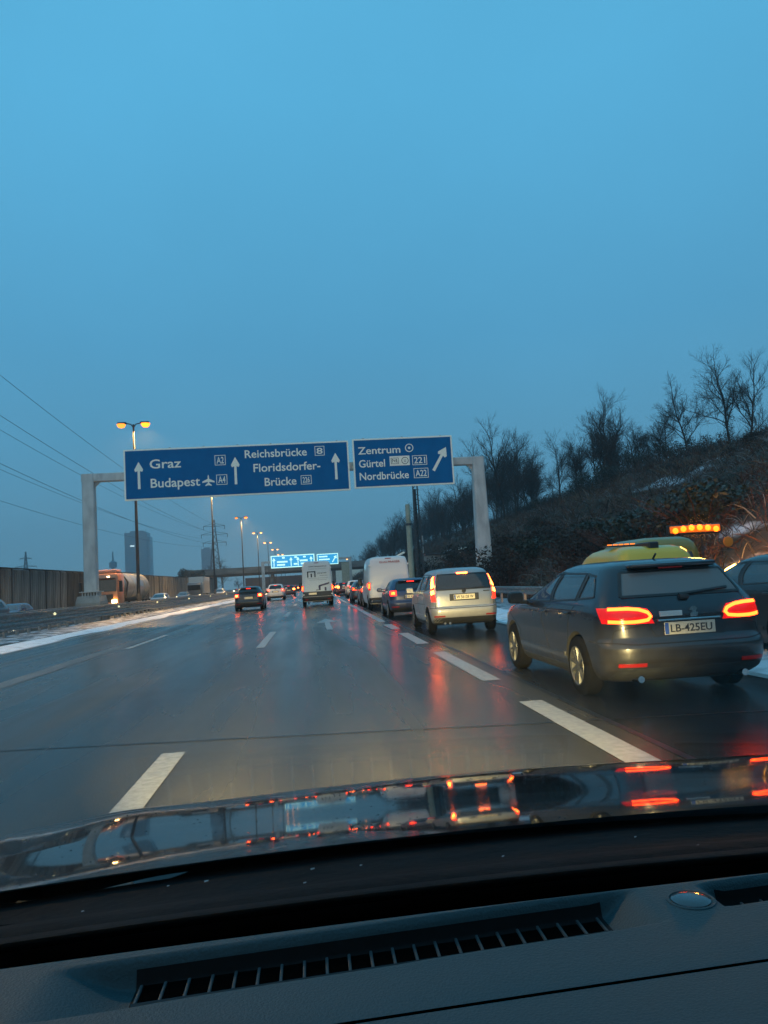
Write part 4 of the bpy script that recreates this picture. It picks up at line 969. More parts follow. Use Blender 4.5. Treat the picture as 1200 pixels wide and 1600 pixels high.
def car(kind, paint_m, H=1.45, label=None):
    """spec driven car; returns an Empty at the ground under the rear bumper's middle"""
    sp = SPECS[kind]; S = Shape(sp['tab'], **sp.get('sh', {})); r = empty(kind); body_z = sp['belt']; roof_z = sp['roof']
    zs = sorted(set([q[0] for q in sp['tab'] if q[0] <= body_z] + list(np.linspace(S.z0, body_z, 16))))
    b = hull(S, zs).build('body', [paint_m, M['well'], M['trim']], r, True, 38)
    hw = S.w(.5)
    cut_arches(b, [(y, sp['wr']) for y in sp['wy']], sp['wr']+.055, hw)
    for p in b.data.polygons:
        if p.center.z < sp.get('sill', .30) and p.material_index == 0: p.material_index = 2
    try: b.data.set_sharp_from_angle(angle=math.radians(38))
    except Exception: pass
    zr = sorted(set([q[0] for q in sp['tab'] if q[0] >= roof_z] + list(np.linspace(roof_z, S.z1, 6))))
    hull(S, zr).build('roof', paint_m, r, True, 60)
    add_wheels(r, sp['wy'], sp['wr'], hw+.005, sp.get('spokes', 10), sp.get('alloy', True))
    G = sp['glass']; rz = roof_z+.006; bz = body_z-.006; T = .035
    tint = M['glass_dark' if sp.get('tint') else 'glass']
    # greenhouse: list of ('pillar'|'side_window', bottom polyline, top polyline), mirrored; rear and front across the middle
    for nm, bt, tp in G['side']:
        for s in (1, -1):
            if nm == 'side_window':
                tm_ = MB(); strip(S, bt, .022, .006, .02, 8, s, tm_); strip(S, tp, .022, .006, .02, 8, s, tm_); strip(S, [bt[0], tp[0]], .022, .005, .02, 6, s, tm_); strip(S, [bt[-1], tp[-1]], .022, .005, .02, 6, s, tm_)
                tm_.build('window_frame', M['black'], r); patch(S, bt, tp, -.004, .005, 8, 5, s).build('side_window', tint if sp.get('tint') and bt[0][1] < sp.get('tint_y', 9) else M['glass'], r, True)
            elif nm == 'side_panel': patch(S, bt, tp, .0, .03, 12, 5, s).build('side_panel', paint_m, r, True)
            else: patch(S, bt, tp, .001, T, 8, 6, s).build('pillar', paint_m if nm == 'pillar' else M['black'], r, True)
    x, z0, z1 = G['rear']; x2 = G.get('rear_top', x*.86)
    patch(S, [('x', -x, z0), ('x', x, z0)], [('x', -x2, z1), ('x', x2, z1)], .004, .006, 12, 6).build('rear_window', M['glass_pale'] if kind == 'estate_car' else tint, r, True)
    tm_ = MB(); strip(S, [('x', -x, z0), ('x', x, z0)], .03, .008, .02, 14, 1, tm_); strip(S, [('x', -x2, z1), ('x', x2, z1)], .03, .008, .02, 14, 1, tm_)
    for s in (1, -1): strip(S, [('x', x*s, z0), ('x', x2*s, z1)], .035, .008, .02, 8, 1, tm_)
    tm_.build('rear_window_frame', M['black'], r)
    if z0 > bz+.02: patch(S, [('x', -x-.14, bz), ('x', x+.14, bz)], [('x', -x-.13, z0+.012), ('x', x+.13, z0+.012)], .0, T, 12, 3).build('tailgate_panel', paint_m, r, True)
    if z1 < rz-.01: patch(S, [('x', -x2-.12, z1-.012), ('x', x2+.12, z1-.012)], [('x', -x2-.10, rz), ('x', x2+.10, rz)], .0, T, 12, 3).build('rear_header', M['black'] if sp.get('blackhead') else paint_m, r, True)
    fx, fz0, fz1 = G['front']
    patch(S, [('f', -fx, fz0), ('f', fx, fz0)], [('f', -fx*.88, fz1), ('f', fx*.88, fz1)], .002, .006, 12, 6).build('windscreen', M['glass'], r, True)
    # rear fittings
    w_, gx = MB(), .0
    zW = z0+.035
    strip(S, [('x', -.04, z0-.01), ('x', x*.78, zW)], .022, .03, .02, 10, 1, w_); w_.bbox(-.05, .05, S.yr(z0-.02)-.05, S.yr(z0-.02)+.0, z0-.05, z0-.0, .01)
    w_.build('rear_wiper', M['black'], r, True)
    if sp.get('spoiler'):
        zz = sp['spoiler']; q = MB(); q.bbox(-S.w(zz)*.70, S.w(zz)*.70, S.yr(zz)-.10, S.yr(zz)+.16, zz, zz+.045, .018); q.build('roof_spoiler', paint_m, r, True)
    q = MB(); zb_ = sp['bl']
    q.bbox(-.13, .13, -.002+S.yr(zb_)+sp.get('bly', 0), .03+S.yr(zb_), zb_-.014, zb_+.014, .004); q.build('brake_light', M[sp.get('third', 'red_dull')], r)
    for nm, bt, tp, mm in sp['lamps']:
        for s in (1, -1):
            base = patch(S, bt, tp, .010, .03, 12, 8, s).build('tail_light', M[mm], r, True)
            for kind_, pts, wd, mt in sp['tubes']:
                strip(S, pts, wd, .017, .012, 18, s).build('lamp_tube', M[mt], base, True)
    bz0, bz1 = sp['bumper']
    seam(S, r, [('y', sp['wy'][0]-sp['wr']-.05, bz1+.015), ('u', 1.45, bz1+.02), ('x', .6, bz1+.0), ('x', 0, bz1)], wd=.012)
    patch(S, [('x', -.78, bz0-.12), ('x', .78, bz0-.12)], [('x', -.74, bz0), ('x', .74, bz0)], .004, .02, 16, 3).build('lower_bumper', M['trim'], r, True)
    for s in (1, -1): patch(S, [('x', .50, bz0+.02), ('x', .76, bz0+.02)], [('x', .50, bz0+.055), ('x', .76, bz0+.055)], .007, .02, 8, 2, s).build('reflector', M['red_dull'], r)
    # flanks
    for s in (1, -1): strip(S, [('y', sp['wy'][0]+.42, .42), ('y', sp['wy'][1]-.42, .42)], .05, .012, .016, 12, s).build('side_moulding', paint_m, r, True)
    for q_ in sp['doors']: seam(S, r, q_)
    for y, z in sp['handles']:
        for s in (1, -1):
            h = MB(); p = S.P(S.u(('y', y, z)), z); h.bbox(p.x-.004, p.x+.035, y-.10, y+.10, z-.014, z+.014, .012); o = h.build('door_handle', paint_m, r, True)
            if s < 0: o.scale = (-1, 1, 1)
    my, mz = sp['mirror']
    for s in (1, -1):
        p = S.P(S.u(('y', my, mz)), mz); h = MB(); h.bbox(p.x+.06, p.x+.26, my-.07, my+.09, mz-.02, mz+.14, .045); h.bbox(p.x-.03, p.x+.10, my-.02, my+.05, mz-.03, mz+.02, .015)
        h.box(p.x+.08, p.x+.24, my-.072, my-.068, mz+.0, mz+.12)
        o = h.build('wing_mirror', M['black'] if sp.get('mirror_black') else paint_m, r, True)
        if s < 0: o.scale = (-1, 1, 1)
    patch(S, [('y', sp['wy'][0]+.38, .19+.01), ('y', sp['wy'][1]-.38, .20)], [('y', sp['wy'][0]+.40, .30), ('y', sp['wy'][1]-.40, .30)], .008, .02, 10, 2, 1).build('sill', M['trim'], r); patch(S, [('y', sp['wy'][0]+.38, .20), ('y', sp['wy'][1]-.38, .20)], [('y', sp['wy'][0]+.40, .30), ('y', sp['wy'][1]-.40, .30)], .008, .02, 10, 2, -1).build('sill', M['trim'], r)
    # front: lamps and grille
    zf = sp['fl']
    for s in (1, -1): patch(S, [('u', 3.35, zf-.07), ('u', 4.05, zf-.07)], [('u', 3.2, zf+.06), ('u', 4.0, zf+.03)], .006, .02, 8, 3, s).build('headlight', M['clear'], r, True)
    patch(S, [('f', -.4, zf-.12), ('f', .4, zf-.12)], [('f', -.45, zf+.0), ('f', .45, zf+.0)], .006, .02, 8, 3).build('grille', M['black'], r)
    # cabin
    c = MB(); c.bbox(-.30, .30, .0, .5, -.2, .0, .05); yb = sp['seats']; s0 = None
    for x, y in ((-.38, yb[1]), (.38, yb[1]), (-.40, yb[0]), (.0, yb[0]), (.40, yb[0])):
        if s0 is None:
            q = MB(); q.bbox(-.24, .24, -.10, .06, -.35, .30, .05); q.bbox(-.13, .13, -.08, .03, .33, .53, .04); q.tube([(-.05, -.02, .28), (-.05, -.02, .36)], .01, 5); q.tube([(.05, -.02, .28), (.05, -.02, .36)], .01, 5)
            s0 = q.build('seat', M['seat'], r, True); o = s0
        else: o = s0.copy(); col.objects.link(o)
        o.location = (x, y, sp.get('seat_z', body_z-.13))
    return r
def repaint(root, m):
    for o in [root]+list(root.children_recursive):
        if o.type != 'MESH': continue
        for s in o.material_slots:
            if s.material and s.material.name.startswith('paint_'): s.link = 'OBJECT'; s.material = m
    return root
def relamp(root, core, lens=None):
    for o in root.children_recursive:
        if o.name.startswith('lamp_tube'):
            for s in o.material_slots: s.link = 'OBJECT'; s.material = core
        if lens and o.name.startswith('tail_light'):
            for s in o.material_slots: s.link = 'OBJECT'; s.material = lens
SPECS = {}
SPECS['estate_car'] = dict(
    tab=[(.20, .30, 4.30, .80), (.26, .14, 4.45, .85), (.34, .05, 4.53, .885), (.46, .01, 4.57, .900), (.56, .0, 4.58, .905), (.60, .025, 4.57, .905), (.66, .075, 4.54, .900), (.78, .085, 4.46, .905), (.86, .085, 4.30, .905),
         (.94, .10, 3.95, .895), (.99, .125, 3.52, .880), (1.04, .16, 3.28, .855), (1.10, .20, 3.12, .825), (1.20, .27, 2.86, .765), (1.30, .34, 2.60, .705), (1.36, .39, 2.42, .665), (1.40, .44, 2.26, .625), (1.43, .52, 2.08, .56), (1.45, .68, 1.85, .44), (1.458, .95, 1.6, .25)],
    sh=dict(ax=.34, ay=.34, p=2.3, fx=.55, fy=.6, fp=2.2),
    belt=.985, roof=1.36, wy=(.95, 3.68), wr=.325, spokes=10, sill=.25, blackhead=False,
    glass=dict(side=[('side_window', [('y', .50, 1.085), ('y', .93, 1.055)], [('y', .70, 1.30), ('y', .93, 1.325)]),
                     ('side_window', [('y', 1.01, 1.05), ('y', 1.80, 1.02)], [('y', 1.01, 1.330), ('y', 1.78, 1.345)]),
                     ('side_window', [('y', 1.88, 1.015), ('y', 3.02, 1.005)], [('y', 1.86, 1.345), ('y', 2.48, 1.325)]),
                     ('pillar', [('x', .66, .98), ('y', .44, .98)], [('x', .50, 1.365), ('y', .78, 1.365)]),
                     ('pillar', [('y', .42, .98), ('y', 3.24, .98)], [('y', .42, 1.09), ('y', 3.10, 1.008)]),
                     ('pillar', [('y', .66, 1.296), ('y', 2.55, 1.320)], [('y', .70, 1.366), ('y', 2.42, 1.366)]),
                     ('black', [('y', .92, 1.03), ('y', 1.02, 1.03)], [('y', .92, 1.34), ('y', 1.02, 1.34)]),
                     ('black', [('y', 1.79, 1.0), ('y', 1.89, 1.0)], [('y', 1.77, 1.35), ('y', 1.87, 1.35)]),
                     ('pillar', [('y', 2.98, 1.0), ('f', .70, 1.0)], [('y', 2.36, 1.366), ('f', .50, 1.366)])],
               rear=(.64, 1.075, 1.325), rear_top=.55, front=(.74, 1.0, 1.37)),
    lamps=[('l', [('x', .365, .80), ('y', .26, .815)], [('x', .42, .95), ('y', .36, .97)], 'red_lens')],
    tubes=[('t', [('y', .22, .955), ('x', .62, .955), ('x', .50, .942), ('x', .41, .905), ('x', .395, .868), ('x', .43, .838), ('x', .54, .826), ('x', .66, .826), ('y', .20, .835)], .034, 'red_on')],
    bl=1.362, bly=-.02, third='red_dull', bumper=(.36, .60),
    doors=[[('y', 1.34, .40), ('y', 1.22, .66), ('y', .98, .98)], [('y', 1.86, .30), ('y', 1.85, .98)], [('y', 3.28, .32), ('y', 3.24, .60), ('y', 3.14, .98)], [('x', .80, .60), ('x', .76, .74), ('x', .40, .80)], [('y', .9, .93), ('y', 3.2, .93)]],
    handles=[(1.20, .90), (2.06, .89)], mirror=(2.92, .99), mirror_black=True, fl=.74, seats=(1.45, 2.35), spoiler=1.362)
SPECS['compact_mpv'] = dict(
    tab=[(.22, .28, 3.95, .76), (.30, .10, 4.10, .81), (.42, .02, 4.18, .835), (.56, .0, 4.20, .845), (.64, .015, 4.19, .845), (.67, .055, 4.17, .845), (.80, .06, 4.05, .850), (.92, .07, 3.75, .845), (1.0, .085, 3.32, .835), (1.08, .10, 3.14, .815),
         (1.2, .125, 2.96, .775), (1.35, .16, 2.74, .715), (1.46, .20, 2.55, .67), (1.52, .25, 2.40, .635), (1.56, .33, 2.2, .57), (1.59, .48, 1.95, .45), (1.602, .8, 1.6, .25)],
    sh=dict(ax=.24, ay=.24, p=2.5, fx=.5, fy=.5, fp=2.2),
    belt=1.00, roof=1.485, wy=(.72, 3.34), wr=.31, spokes=7, sill=.28, tint=True, tint_y=2,
    glass=dict(side=[('side_window', [('y', .42, 1.10), ('y', .98, 1.06)], [('y', .50, 1.42), ('y', .98, 1.45)]),
                     ('side_window', [('y', 1.06, 1.05), ('y', 1.92, 1.04)], [('y', 1.06, 1.45), ('y', 1.90, 1.465)]),
                     ('side_window', [('y', 2.02, 1.02), ('y', 2.98, 1.02)], [('y', 2.00, 1.46), ('y', 2.44, 1.43)]),
                     ('pillar', [('x', .69, .995), ('y', .44, .995)], [('x', .60, 1.49), ('y', .54, 1.49)]),
                     ('pillar', [('y', .30, .995), ('y', 3.2, .995)], [('y', .30, 1.10), ('y', 3.0, 1.03)]),
                     ('pillar', [('y', .44, 1.41), ('y', 2.50, 1.425)], [('y', .46, 1.491), ('y', 2.46, 1.491)]),
                     ('black', [('y', .96, 1.04), ('y', 1.08, 1.04)], [('y', .96, 1.46), ('y', 1.08, 1.46)]), ('black', [('y', 1.90, 1.0), ('y', 2.04, 1.0)], [('y', 1.88, 1.47), ('y', 2.02, 1.47)]),
                     ('pillar', [('y', 2.94, 1.0), ('f', .68, 1.0)], [('y', 2.38, 1.49), ('f', .52, 1.49)])],
               rear=(.665, 1.07, 1.44), rear_top=.60, front=(.70, 1.02, 1.48)),
    lamps=[('l', [('x', .685, .80), ('x', .79, .80)], [('x', .655, 1.40), ('y', .36, 1.40)], 'red_soft')],
    tubes=[('t', [('x', .735, 1.13), ('x', .715, 1.37)], .10, 'red_brake'), ('t', [('x', .755, .97), ('x', .752, 1.06)], .095, 'red_brake')],
    bl=1.462, bly=-.035, third='red_brake', bumper=(.40, .62),
    doors=[[('y', 1.02, .42), ('y', 1.05, 1.0)], [('y', 1.98, .32), ('y', 1.98, 1.0)], [('y', 2.98, .32), ('y', 2.98, 1.0)], [('x', .72, .63), ('x', .68, 1.0)], [('y', 1.05, .72), ('y', 2.9, .70)]],
    handles=[(1.18, .92), (2.12, .90)], mirror=(2.85, 1.0), fl=.76, seats=(1.2, 2.1))
SPECS['hatchback'] = dict(
    tab=[(.20, .26, 3.72, .76), (.28, .10, 3.86, .81), (.40, .02, 3.94, .84), (.52, .0, 3.96, .85), (.58, .03, 3.95, .85), (.64, .07, 3.92, .845), (.78, .08, 3.80, .85), (.90, .11, 3.40, .84), (.95, .13, 3.08, .825), (1.02, .18, 2.90, .80),
         (1.14, .28, 2.64, .745), (1.28, .42, 2.34, .665), (1.34, .50, 2.18, .625), (1.38, .58, 2.0, .57), (1.41, .72, 1.8, .46), (1.425, 1.0, 1.5, .25)],
    sh=dict(ax=.32, ay=.32, p=2.3, fx=.55, fy=.55, fp=2.2),
    belt=.94, roof=1.31, wy=(.78, 3.24), wr=.305, spokes=7, sill=.27, alloy=False, tint=True, tint_y=9,
    glass=dict(side=[('side_window', [('y', .78, 1.02), ('y', 1.66, .98)], [('y', 1.0, 1.24), ('y', 1.66, 1.29)]), ('side_window', [('y', 1.76, .97), ('y', 2.74, .96)], [('y', 1.74, 1.29), ('y', 2.20, 1.265)]),
                     ('pillar', [('x', .64, .935), ('y', .80, .935)], [('x', .48, 1.315), ('y', 1.05, 1.315)]),
                     ('pillar', [('y', .72, .935), ('y', 2.96, .935)], [('y', .72, 1.025), ('y', 2.80, .965)]),
                     ('pillar', [('y', .92, 1.235), ('y', 2.26, 1.262)], [('y', .98, 1.316), ('y', 2.16, 1.316)]),
                     ('black', [('y', 1.64, .96), ('y', 1.78, .96)], [('y', 1.64, 1.30), ('y', 1.76, 1.30)]), ('pillar', [('y', 2.70, .95), ('f', .68, .95)], [('y', 2.12, 1.316), ('f', .48, 1.316)])],
               rear=(.60, 1.0, 1.285), rear_top=.50, front=(.70, .96, 1.31)),
    lamps=[('l', [('x', .56, .80), ('y', .24, .80)], [('x', .56, .98), ('y', .36, .98)], 'red_soft')],
    tubes=[('t', [('x', .62, .89), ('x', .74, .89)], .10, 'red_on')],
    bl=1.30, bly=-.03, third='red_soft', bumper=(.36, .57),
    doors=[[('y', 1.66, .30), ('y', 1.72, .94)], [('y', 2.86, .32), ('y', 2.80, .94)], [('x', .70, .60), ('x', .60, .94)]],
    handles=[(1.9, .84), (1.05, .84)], mirror=(2.60, .95), fl=.70, seats=(1.25, 2.05), spoiler=1.31)
P_ = {k: paint(k, *v) for k, v in dict(
    graphite=((.018, .019, .025), .35, .24, (.075, .068, .058)), silver=((.36, .36, .36), .5, .30), navy=((.020, .030, .085), .3, .25, (.07, .07, .08)), black=((.012, .012, .014), .2, .25, (.06, .055, .05)), white=((.66, .66, .64), .0, .30), grey=((.14, .14, .145), .4, .3),
    darkred=((.09, .012, .015), .2, .3), yellow=((.55, .40, .01), .0, .35), olive=((.24, .18, .01), .0, .45), blue=((.05, .13, .20), .3, .3), orange=((.50, .20, .10), .0, .4), lightgrey=((.45, .45, .44), .3, .3), tank=((.30, .29, .27), .5, .35)).items()}
def place(o, x, y, rz, label, group=None, cat='car'):
    o.location = (x, y, 0); o.rotation_euler = (0, 0, rz); return tag(o, label, cat, group or '')
# the dark estate car on the right
est = place(car('estate_car', P_['graphite']), 3.79, 7.50, .0, 'dark grey estate car with glowing hook shaped tail lights, nearest on the right')
S = Shape(SPECS['estate_car']['tab'], **SPECS['estate_car']['sh'])
plate(est, S.yr(.74)-.012, .74, 'LB-425EU', w_=.54, h_=.125)
q = MB(); q.prism([(-.36, .655), (.36, .655), (.42, .80), (-.42, .80)], S.yr(.72)-.004, S.yr(.72)+.03); q.build('plate_recess', P_['graphite'], est)
MB().bbox(-.335, .335, S.yr(.83)-.03, S.yr(.83)+.0, .812, .835, .006).build('chrome_strip', M['chrome'], est)
M['sticker'] = mat('pale_sticker', (.50, .54, .55), .5)
MB().bbox(-.30, -.06, S.yr(.90)-.012, S.yr(.90)+.01, .862, .915, .004).build('sticker', M['sticker'], est)
em = [(-.035, -.05), (.03, -.05), (.05, -.01), (.02, .0), (.045, .03), (.02, .055), (-.02, .05), (-.045, .02), (-.01, .005), (-.04, -.02)]
q = MB(); q.prism([(a+.06, b+.895) for a, b in em], S.yr(.9)-.014, S.yr(.9)+.01); q.build('badge', M['chrome'], est)
for x in (-.55, .55): MB().tube([(x, .28, .24), (x, .08, .25)], .035, 10).build('exhaust_pipe', M['chrome'], est, True)
MB().tube([(0, .78, 1.455), (0, .70, 1.51)], .012, 6).build('roof_antenna', M['black'], est, True)
# silver compact mpv
mpv = place(car('compact_mpv', P_['silver']), 3.66, 18.5, .0, 'silver compact MPV braking, with tall upright red tail lights and a lit third brake light')
S2 = Shape(SPECS['compact_mpv']['tab'], **SPECS['compact_mpv']['sh'])
q = MB(); q.bbox(-.36, .36, S2.yr(.88)-.008, S2.yr(.88)+.03, .795, .965, .01); q.build('plate_recess', M['trim'], mpv)
plate(mpv, S2.yr(.88)-.012, .885, 'W 56128 W', True, w_=.52, h_=.12)
q = MB(); q.lathe([(-.006, .045), (-.002, .05), (.01, .05)], (0, S2.yr(1.02)-.008, 1.02), 'y', 16); q.build('badge', M['trim'], mpv)
for x in (.48,): q = MB(); q.box(x, x+.16, S2.yr(1.0)-.006, S2.yr(1.0), .99, 1.012); q.build('badge_lettering', M['trim'], mpv)
for x in (-.5, -.38): MB().tube([(x, .4, .25), (x, .12, .26)], .03, 8).build('exhaust_pipe', M['chrome'], mpv, True)
# blue hatchback and its kin
hb = place(car('hatchback', P_['navy']), 3.60, 27.9, .0, 'dark blue hatchback between the silver MPV and the white van, plate set low right')
S3 = Shape(SPECS['hatchback']['tab'], **SPECS['hatchback']['sh'])
q = MB(); q.bbox(-.30, .30, S3.yr(.76)-.006, S3.yr(.76)+.03, .68, .83, .01); q.build('plate_recess', M['black'], hb)
plate(hb, S3.yr(.76)-.010, .755, 'W 4172 B', True, w_=.50, h_=.11)
def van(paint_m, H, W, L, txt, lampmat, black_bumper=True, name='panel_van'):
    hw = W/2; r = empty(name)
    tab = [(.30, .10, L-.25, hw*.94), (.45, .03, L-.08, hw*.985), (.60, .0, L, hw), (.90, .02, L-.1, hw), (1.05, .03, L-.45, hw), (1.25, .04, L-1.0, hw), (1.55, .06, L-1.45, hw*.985), (H*.75, .085, L-1.75, hw*.965), (H*.88, .11, L-1.95, hw*.93), (H*.95, .15, L-2.15, hw*.88), (H*.985, .22, L-2.4, hw*.80), (H, .5, L-2.9, hw*.6)]
    S = Shape(tab, ax=.13, ay=.13, p=2.4, fx=.5, fy=.5, fp=2.2)
    zs = sorted(set([q[0] for q in tab]+list(np.linspace(.30, H, 22))))
    b = hull(S, zs).build('body', [paint_m, M['well'], M['trim']], r, True, 38); cut_arches(b, [(1.05, .34), (L-.95, .34)], .41, hw)
    add_wheels(r, (1.05, L-.95), .34, hw-.01, 6, False, .22)
    patch(S, [('x', -hw*.95, .36), ('x', hw*.95, .36)], [('x', -hw*.95, .60), ('x', hw*.95, .60)], .045, .06, 16, 3).build('rear_bumper', M['trim'] if black_bumper else paint_m, r, True)
    patch(S, [('x', -hw*.90, .61), ('x', -.02, .61)], [('x', -hw*.82, H*.93), ('x', -.02, H*.93)], .006, .01, 6, 12).build('rear_door', paint_m, r, True)
    patch(S, [('x', .0, .61), ('x', hw*.90, .61)], [('x', .0, H*.93), ('x', hw*.82, H*.93)], .006, .01, 6, 12).build('rear_door', paint_m, r, True)
    for z in (.75, 1.35, H*.84):
        for s in (1, -1): q = MB(); x = s*hw*.90; q.bbox(x-.05, x+.05, S.yr(z)-.02, S.yr(z)+.02, z-.04, z+.04, .01); q.build('door_hinge', paint_m, r)
    q = MB(); q.bbox(-.10, .12, S.yr(1.02)-.035, S.yr(1.02), 1.0, 1.04, .01); q.build('door_handle', M['black'], r)
    for s in (1, -1):
        p = patch(S, [('x', hw*.90, .95), ('y', .22, .95)], [('x', hw*.885, 1.34), ('y', .24, 1.34)], .02, .04, 8, 6, s).build('tail_light', M['red_lens'], r, True)
        strip(S, [('x', hw*.945, 1.03), ('x', hw*.935, 1.27)], .085, .026, .01, 6, s).build('lamp_tube', lampmat, p)
        p2 = patch(S, [('x', hw*.62, .42), ('x', hw*.80, .42)], [('x', hw*.62, .48), ('x', hw*.80, .48)], .052, .02, 6, 2, s).build('reflector', M['red_dull'], r)
        q = MB(); q.bbox(hw+.02, hw+.24, L-1.65, L-1.5, 1.15, 1.55, .05); q.bbox(hw-.05, hw+.06, L-1.60, L-1.54, 1.2, 1.3, .02); o = q.build('wing_mirror', M['black'], r, True)
        if s < 0: o.scale = (-1, 1, 1)
        patch(S, [('y', L-1.75, 1.15), ('y', L-1.05, 1.15)], [('y', L-2.3, 1.78), ('y', L-1.75, 1.72)], .005, .012, 6, 5, s).build('side_window', M['glass_dark'], r, True)
    patch(S, [('f', -hw*.8, 1.2), ('f', hw*.8, 1.2)], [('f', -hw*.75, 1.9), ('f', hw*.75, 1.9)], .006, .01, 10, 6).build('windscreen', M['glass_dark'], r, True)
    q = MB(); q.bbox(-.14, .14, S.yr(H*.955)-.02, S.yr(H*.955)+.03, H*.95, H*.965, .005); q.build('brake_light', M['red_dull'], r)
    for x in (-.6, .6): MB().bbox(x-.04, x+.04, .4, .9, .12, .34, .02).build('chassis_bracket', M['well'], r)
    MB().bbox(-.35, .35, .25, 1.0, .24, .36, .04).build('spare_wheel_carrier', M['well'], r)
    return r, S
wv, SV = van(P_['white'], 2.52, 2.02, 5.6, '', M['red_on'])
place(wv, 3.62, 36.2, 0, 'white high roof panel van with red lettering above its rear doors in the right queue', cat='van')
lettering('GLAS PRAGER', -.42, 2.20, .98, .095, SV.yr(2.2)-.012, mat('red_print', (.42, .05, .04), .5), wv)
plate(wv, SV.yr(.9)-.02, .86, '', True, x=-.05, w_=.52, h_=.12)
MB().bbox(-.42, .42, SV.yr(.95)-.012, SV.yr(.95)+.02, .935, .975, .008).build('handle_strip', M['black'], wv)
patch(SV, [('x', -.9, .40), ('x', .9, .40)], [('x', -.9, .50), ('x', .9, .50)], .06, .02, 10, 2).build('step_strip', M['chrome'], wv)
cv, SC = van(P_['white'], 2.88, 2.0, 5.9, '', M['red_on'])
place(cv, .32, 49.6, 0, 'tall white delivery van with a black letter m logo ahead in the middle lane', cat='van')
M['print'] = mat('black_print', (.02, .02, .025), .5); M['print2'] = mat('violet_print', (.06, .045, .10), .5); M['print3'] = mat('grey_print', (.25, .26, .27), .5)
def flat(root, S, polys, m, name, o=.011):
    q = MB()
    for x0, x1, z0, z1 in polys: patch(S, [('x', x0, z0), ('x', x1, z0)], [('x', x0, z1), ('x', x1, z1)], o, .006, 3, 2, 1, q)
    return q.build(name, m, root)
flat(cv, SC, [(-.62, -.54, 1.84, 2.16), (-.16, -.08, 1.84, 2.16), (-.62, -.08, 2.16, 2.23), (-.40, -.31, 1.84, 2.08)], M['print'], 'logo')
lettering('transporter', .02, 2.06, .62, .09, SC.yr(2.1)-.014, M['print'], cv); lettering('www.transporter.at', -.52, 2.50, 1.15, .085, SC.yr(2.52)-.014, M['print'], cv)
flat(cv, SC, [(.18, .66, 1.92, 1.95), (-.62, .72, 1.765, 1.785), (-.50, .62, 1.66, 1.68), (-.55, .6, 2.36, 2.375)], M['print3'], 'text_line')
q = MB()
for pl in ([(.10, 1.22), (.72, 1.37), (.78, 1.46), (.76, 1.50), (.70, 1.47), (.10, 1.33)], [(.10, 1.0), (.20, 1.0), (.20, 1.30), (.10, 1.33), (.06, 1.22)], [(.45, .95), (.57, .95), (.57, 1.18), (.45, 1.18)]):
    q.prism(pl, SC.yr(1.2)-.018, SC.yr(1.2)-.004)
q.build('graphic', M['print2'], cv)
patch(SC, [('x', -.93, .62), ('x', .93, .62)], [('x', -.93, .93), ('x', .93, .93)], .012, .02, 12, 3).build('black_lower_panel', M['trim'], cv)
plate(cv, SC.yr(.8)-.03, .80, '', True, x=-.33, w_=.52, h_=.12)
# others, copied from the hatchback
def hcopy(x, y, pm_, label, core=None, s=1., rz=0, lens=None, group=None, sz=None):
    o = copy_tree(hb); o.scale = (s, s, sz or s); repaint(o, pm_)
    if core: relamp(o, core, lens)
    place(o, x, y, rz, label, group); return o
M['far_red'] = glow('lamp_far_red', (1., .11, .05), 12)
hcopy(-3.98, 48.4, P_['black'], 'small black hatchback with bright red lights in the left lane near the barrier', M['red_brake'], 1.04, lens=M['red_soft'], sz=1.06)
hcopy(-3.75, 79, P_['white'], 'white car with dark windows in the left lane ahead of the small black hatchback', M['far_red'], 1.05, sz=1.16)
hcopy(-3.2, 104, P_['darkred'], 'dark car with bright red brake lights ahead of the white car in the left lane', M['far_red'], 1.05, lens=M['red_brake'])
hcopy(-4.0, 128, P_['black'], 'distant dark car far down the left lane', M['far_red'], lens=M['red_brake'])
hcopy(3.55, 43.8, P_['black'], 'dark car mostly hidden just in front of the white high roof van', M['red_on'])
hcopy(3.45, 51.0, P_['grey'], 'grey car in the right queue between the white car and the hidden dark car', M['red_on'], 1.03)
hcopy(3.95, 69.0, P_['white'], 'white hatchback in the right queue seen just left of the high roof van', M['red_brake'], 1.08, lens=M['red_soft'])
hcopy(3.6, 88, P_['darkred'], 'dark red car ahead of the white hatchback in the right queue', M['far_red'], lens=M['red_brake'])
hcopy(3.7, 101, P_['navy'], 'dark blue car farther up the right queue, behind the gap', M['far_red'], lens=M['red_brake'])
for i, (x, y) in enumerate(((3.5, 118), (3.8, 133), (.3, 96), (.4, 128), (3.6, 150), (-3.6, 160), (3.6, 172), (.2, 168), (-3.7, 192), (3.5, 200))):
    hcopy(x, y, P_[['grey', 'black', 'white', 'silver'][i % 4]], 'far off car with glowing red lights in the distant queue beneath the overpass', M['far_red'], group='distant queue of cars', lens=M['red_brake'] if i % 2 else None)
